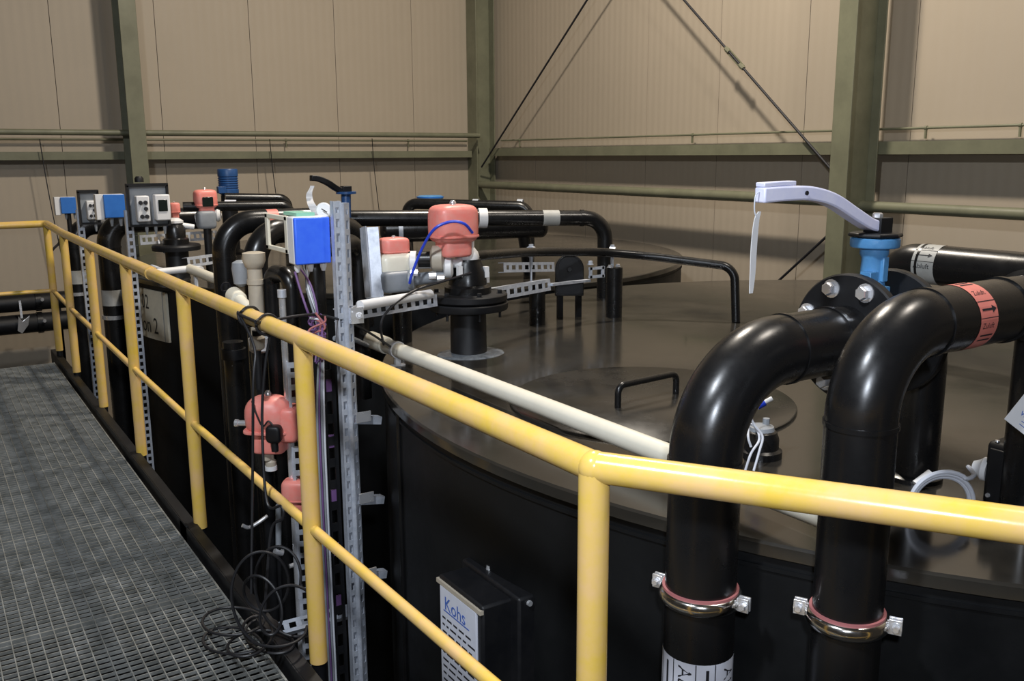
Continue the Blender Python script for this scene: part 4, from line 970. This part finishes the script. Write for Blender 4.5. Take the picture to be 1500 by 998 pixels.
# far pipes
f0, f1 = PD(322, 300, 7.2), PD(425, 301, 7.3)
fpt = thing('pipe', 'black pipe with a white label right of the windowed red actuator', 'pipe', f1)
obj('bend', MB().tube(fillet([PD(268, 303, 7.0), f1, V((f1.x, f1.y, Z))], .07, 8), .037, 20), 'pe', fpt)
obj('label', MB().add(*band(PD(338, 300, 7.22), f1-f0, .0378, .085, start=EZ)[:2]), 'label', fpt, label='white pipe label')
f0, f1 = PD(330, 290, 7.9), PD(421, 291, 8.1)
fpt = thing('pipe', 'black pipe running right from below the blue motor', 'pipe', f1)
obj('bend', MB().tube(fillet([f0, f1, V((f1.x, f1.y, Z))], .08, 8), .042, 20), 'pe', fpt)
g0, g1, g2 = PD(594, 330, 8.3), PD(596, 298, 8.3), PD(775, 303, 8.1)
fpt = thing('pipe', 'black pipe bending down near the blue ring on the second tank', 'pipe', g0)
obj('bend', MB().tube(fillet([V((g1.x, g1.y, Z)), g1, g2, V((g2.x, g2.y, Z))], [.09, .1], 10), .048, 20), 'pe', fpt)
for x in (697, 762): obj('clamp', MB().ring(PD(x, 301, 8.2), g2-g1, .048, .056, .05, 20), 'galv', fpt)
br = thing('blue_ring', 'bright blue flat cap on top of the far black pipe', 'cap', PD(630, 289, 8.4))
q = PD(630, 289, 8.4); obj('cap', MB().lathe([(.115, -.018), (.12, -.012), (.12, .008), (.10, .016)], q, EZ, 32), 'blue', br); obj('rim', MB().ring(q+EZ*.002, EZ, .112, .124, .012, 32), 'midblue', br)

# ================================================================== beyond the far rail
for k, (y, r, lab) in enumerate(((443, .085, 'upper black pipe along the left wall beyond the rail'), (474, .095, 'lower black pipe along the left wall beyond the rail'))):
    q = PY(40, y, 10.15); t = thing('pipe', lab, 'pipe', (q.x, 10.15, q.z))
    obj('pipe', MB().tube([(-4, 10.15, q.z), (1.30, 10.15, q.z)], r, 24), 'pe_dull', t)
    for x in (.95, .2): obj('collar', MB().ring((x, 10.15, q.z), EX, r-.002, r+.012, .05, 24), 'pe', t)
    for x in (-2.5, 1.12): obj('leg', MB().bb((x-.03, 10.13, -2.2), (x+.03, 10.19, q.z-r*.9)), 'pe_dull', t)
    obj('bolt', MB().lathe([(.02, 0), (.016, .03)], (.98, 10.15-r-.01, q.z+.03), -EY, 8), 'zinc', t)
q = PY(33, 474, 10.02); t = thing('hanging_bracket', 'small silver bracket hanging on the black pipes by the left wall', 'bracket', q)
obj('plate', MB().prism([(-.05, -.06), (-.01, -.10), (.05, -.03), (.07, .06), (.0, .02), (-.03, .08)], q+V((0, .0, 0)), (1, 0, .2), (0, -.15, 1), .012), 'zinc', t, bevel=.002)
obj('strap', MB().bar(q+V((0, .01, .05)), q+V((0, .03, .22)), .02, .005, EY), 'zinc', t)
q = PX(85, 392, .9)
tt = thing('wire_tie', 'dark wire hooked between the two farthest rail posts', 'wire', q)
obj('wire', MB().tube(spline([PY(70, 378, 8.32), PY(78, 365, 8.3), PY(86, 357, 8.3), PY(88, 350, 8.3)], 5), .010, 8), 'cable', tt)
obj('end', MB().tube(spline([PY(74, 362, 8.3), PY(73, 372, 8.3)], 5), .006, 8), 'grey', tt)

# ================================================================== LIGHT
def area(name, loc, target, size, power, col):
    d = bpy.data.lights.new(name, 'AREA'); d.shape = 'DISK'; d.size = size; d.energy = power; d.color = col
    o = bpy.data.objects.new(name, d); COL.objects.link(o); o.location = loc
    o.rotation_euler = (V(target)-V(loc)).to_track_quat('-Z', 'Y').to_euler(); return o
area('high_bay_lamp', (3.5, 5.2, 6.3), (4.2, 5.9, 0), .45, 390, (1, .905, .78))
area('high_bay_lamp', (3.6, .8, 6.3), (4.6, 1.6, 0), .45, 130, (1, .91, .80))
area('cool_fill_light', (-.9, .9, 3.9), (1.3, 4.2, .9), .3, 140, (.86, .92, 1.0))  # unseen cool fill added to brighten the handrail, control boxes and actuators
area('camera_flash', (.06, -.05, 1.86), (1.25, 2.0, .9), .10, 31, (.82, .89, 1.0))
w = bpy.data.worlds.new('world'); scene.world = w; w.use_nodes = True
w.node_tree.nodes['Background'].inputs['Color'].default_value = (1, .86, .70, 1)
w.node_tree.nodes['Background'].inputs['Strength'].default_value = .025
scene.view_settings.view_transform = 'Standard'; scene.view_settings.look = 'None'
scene.view_settings.exposure = 0; scene.view_settings.gamma = 1
try: scene.view_settings.use_curve_mapping = False
except Exception: pass
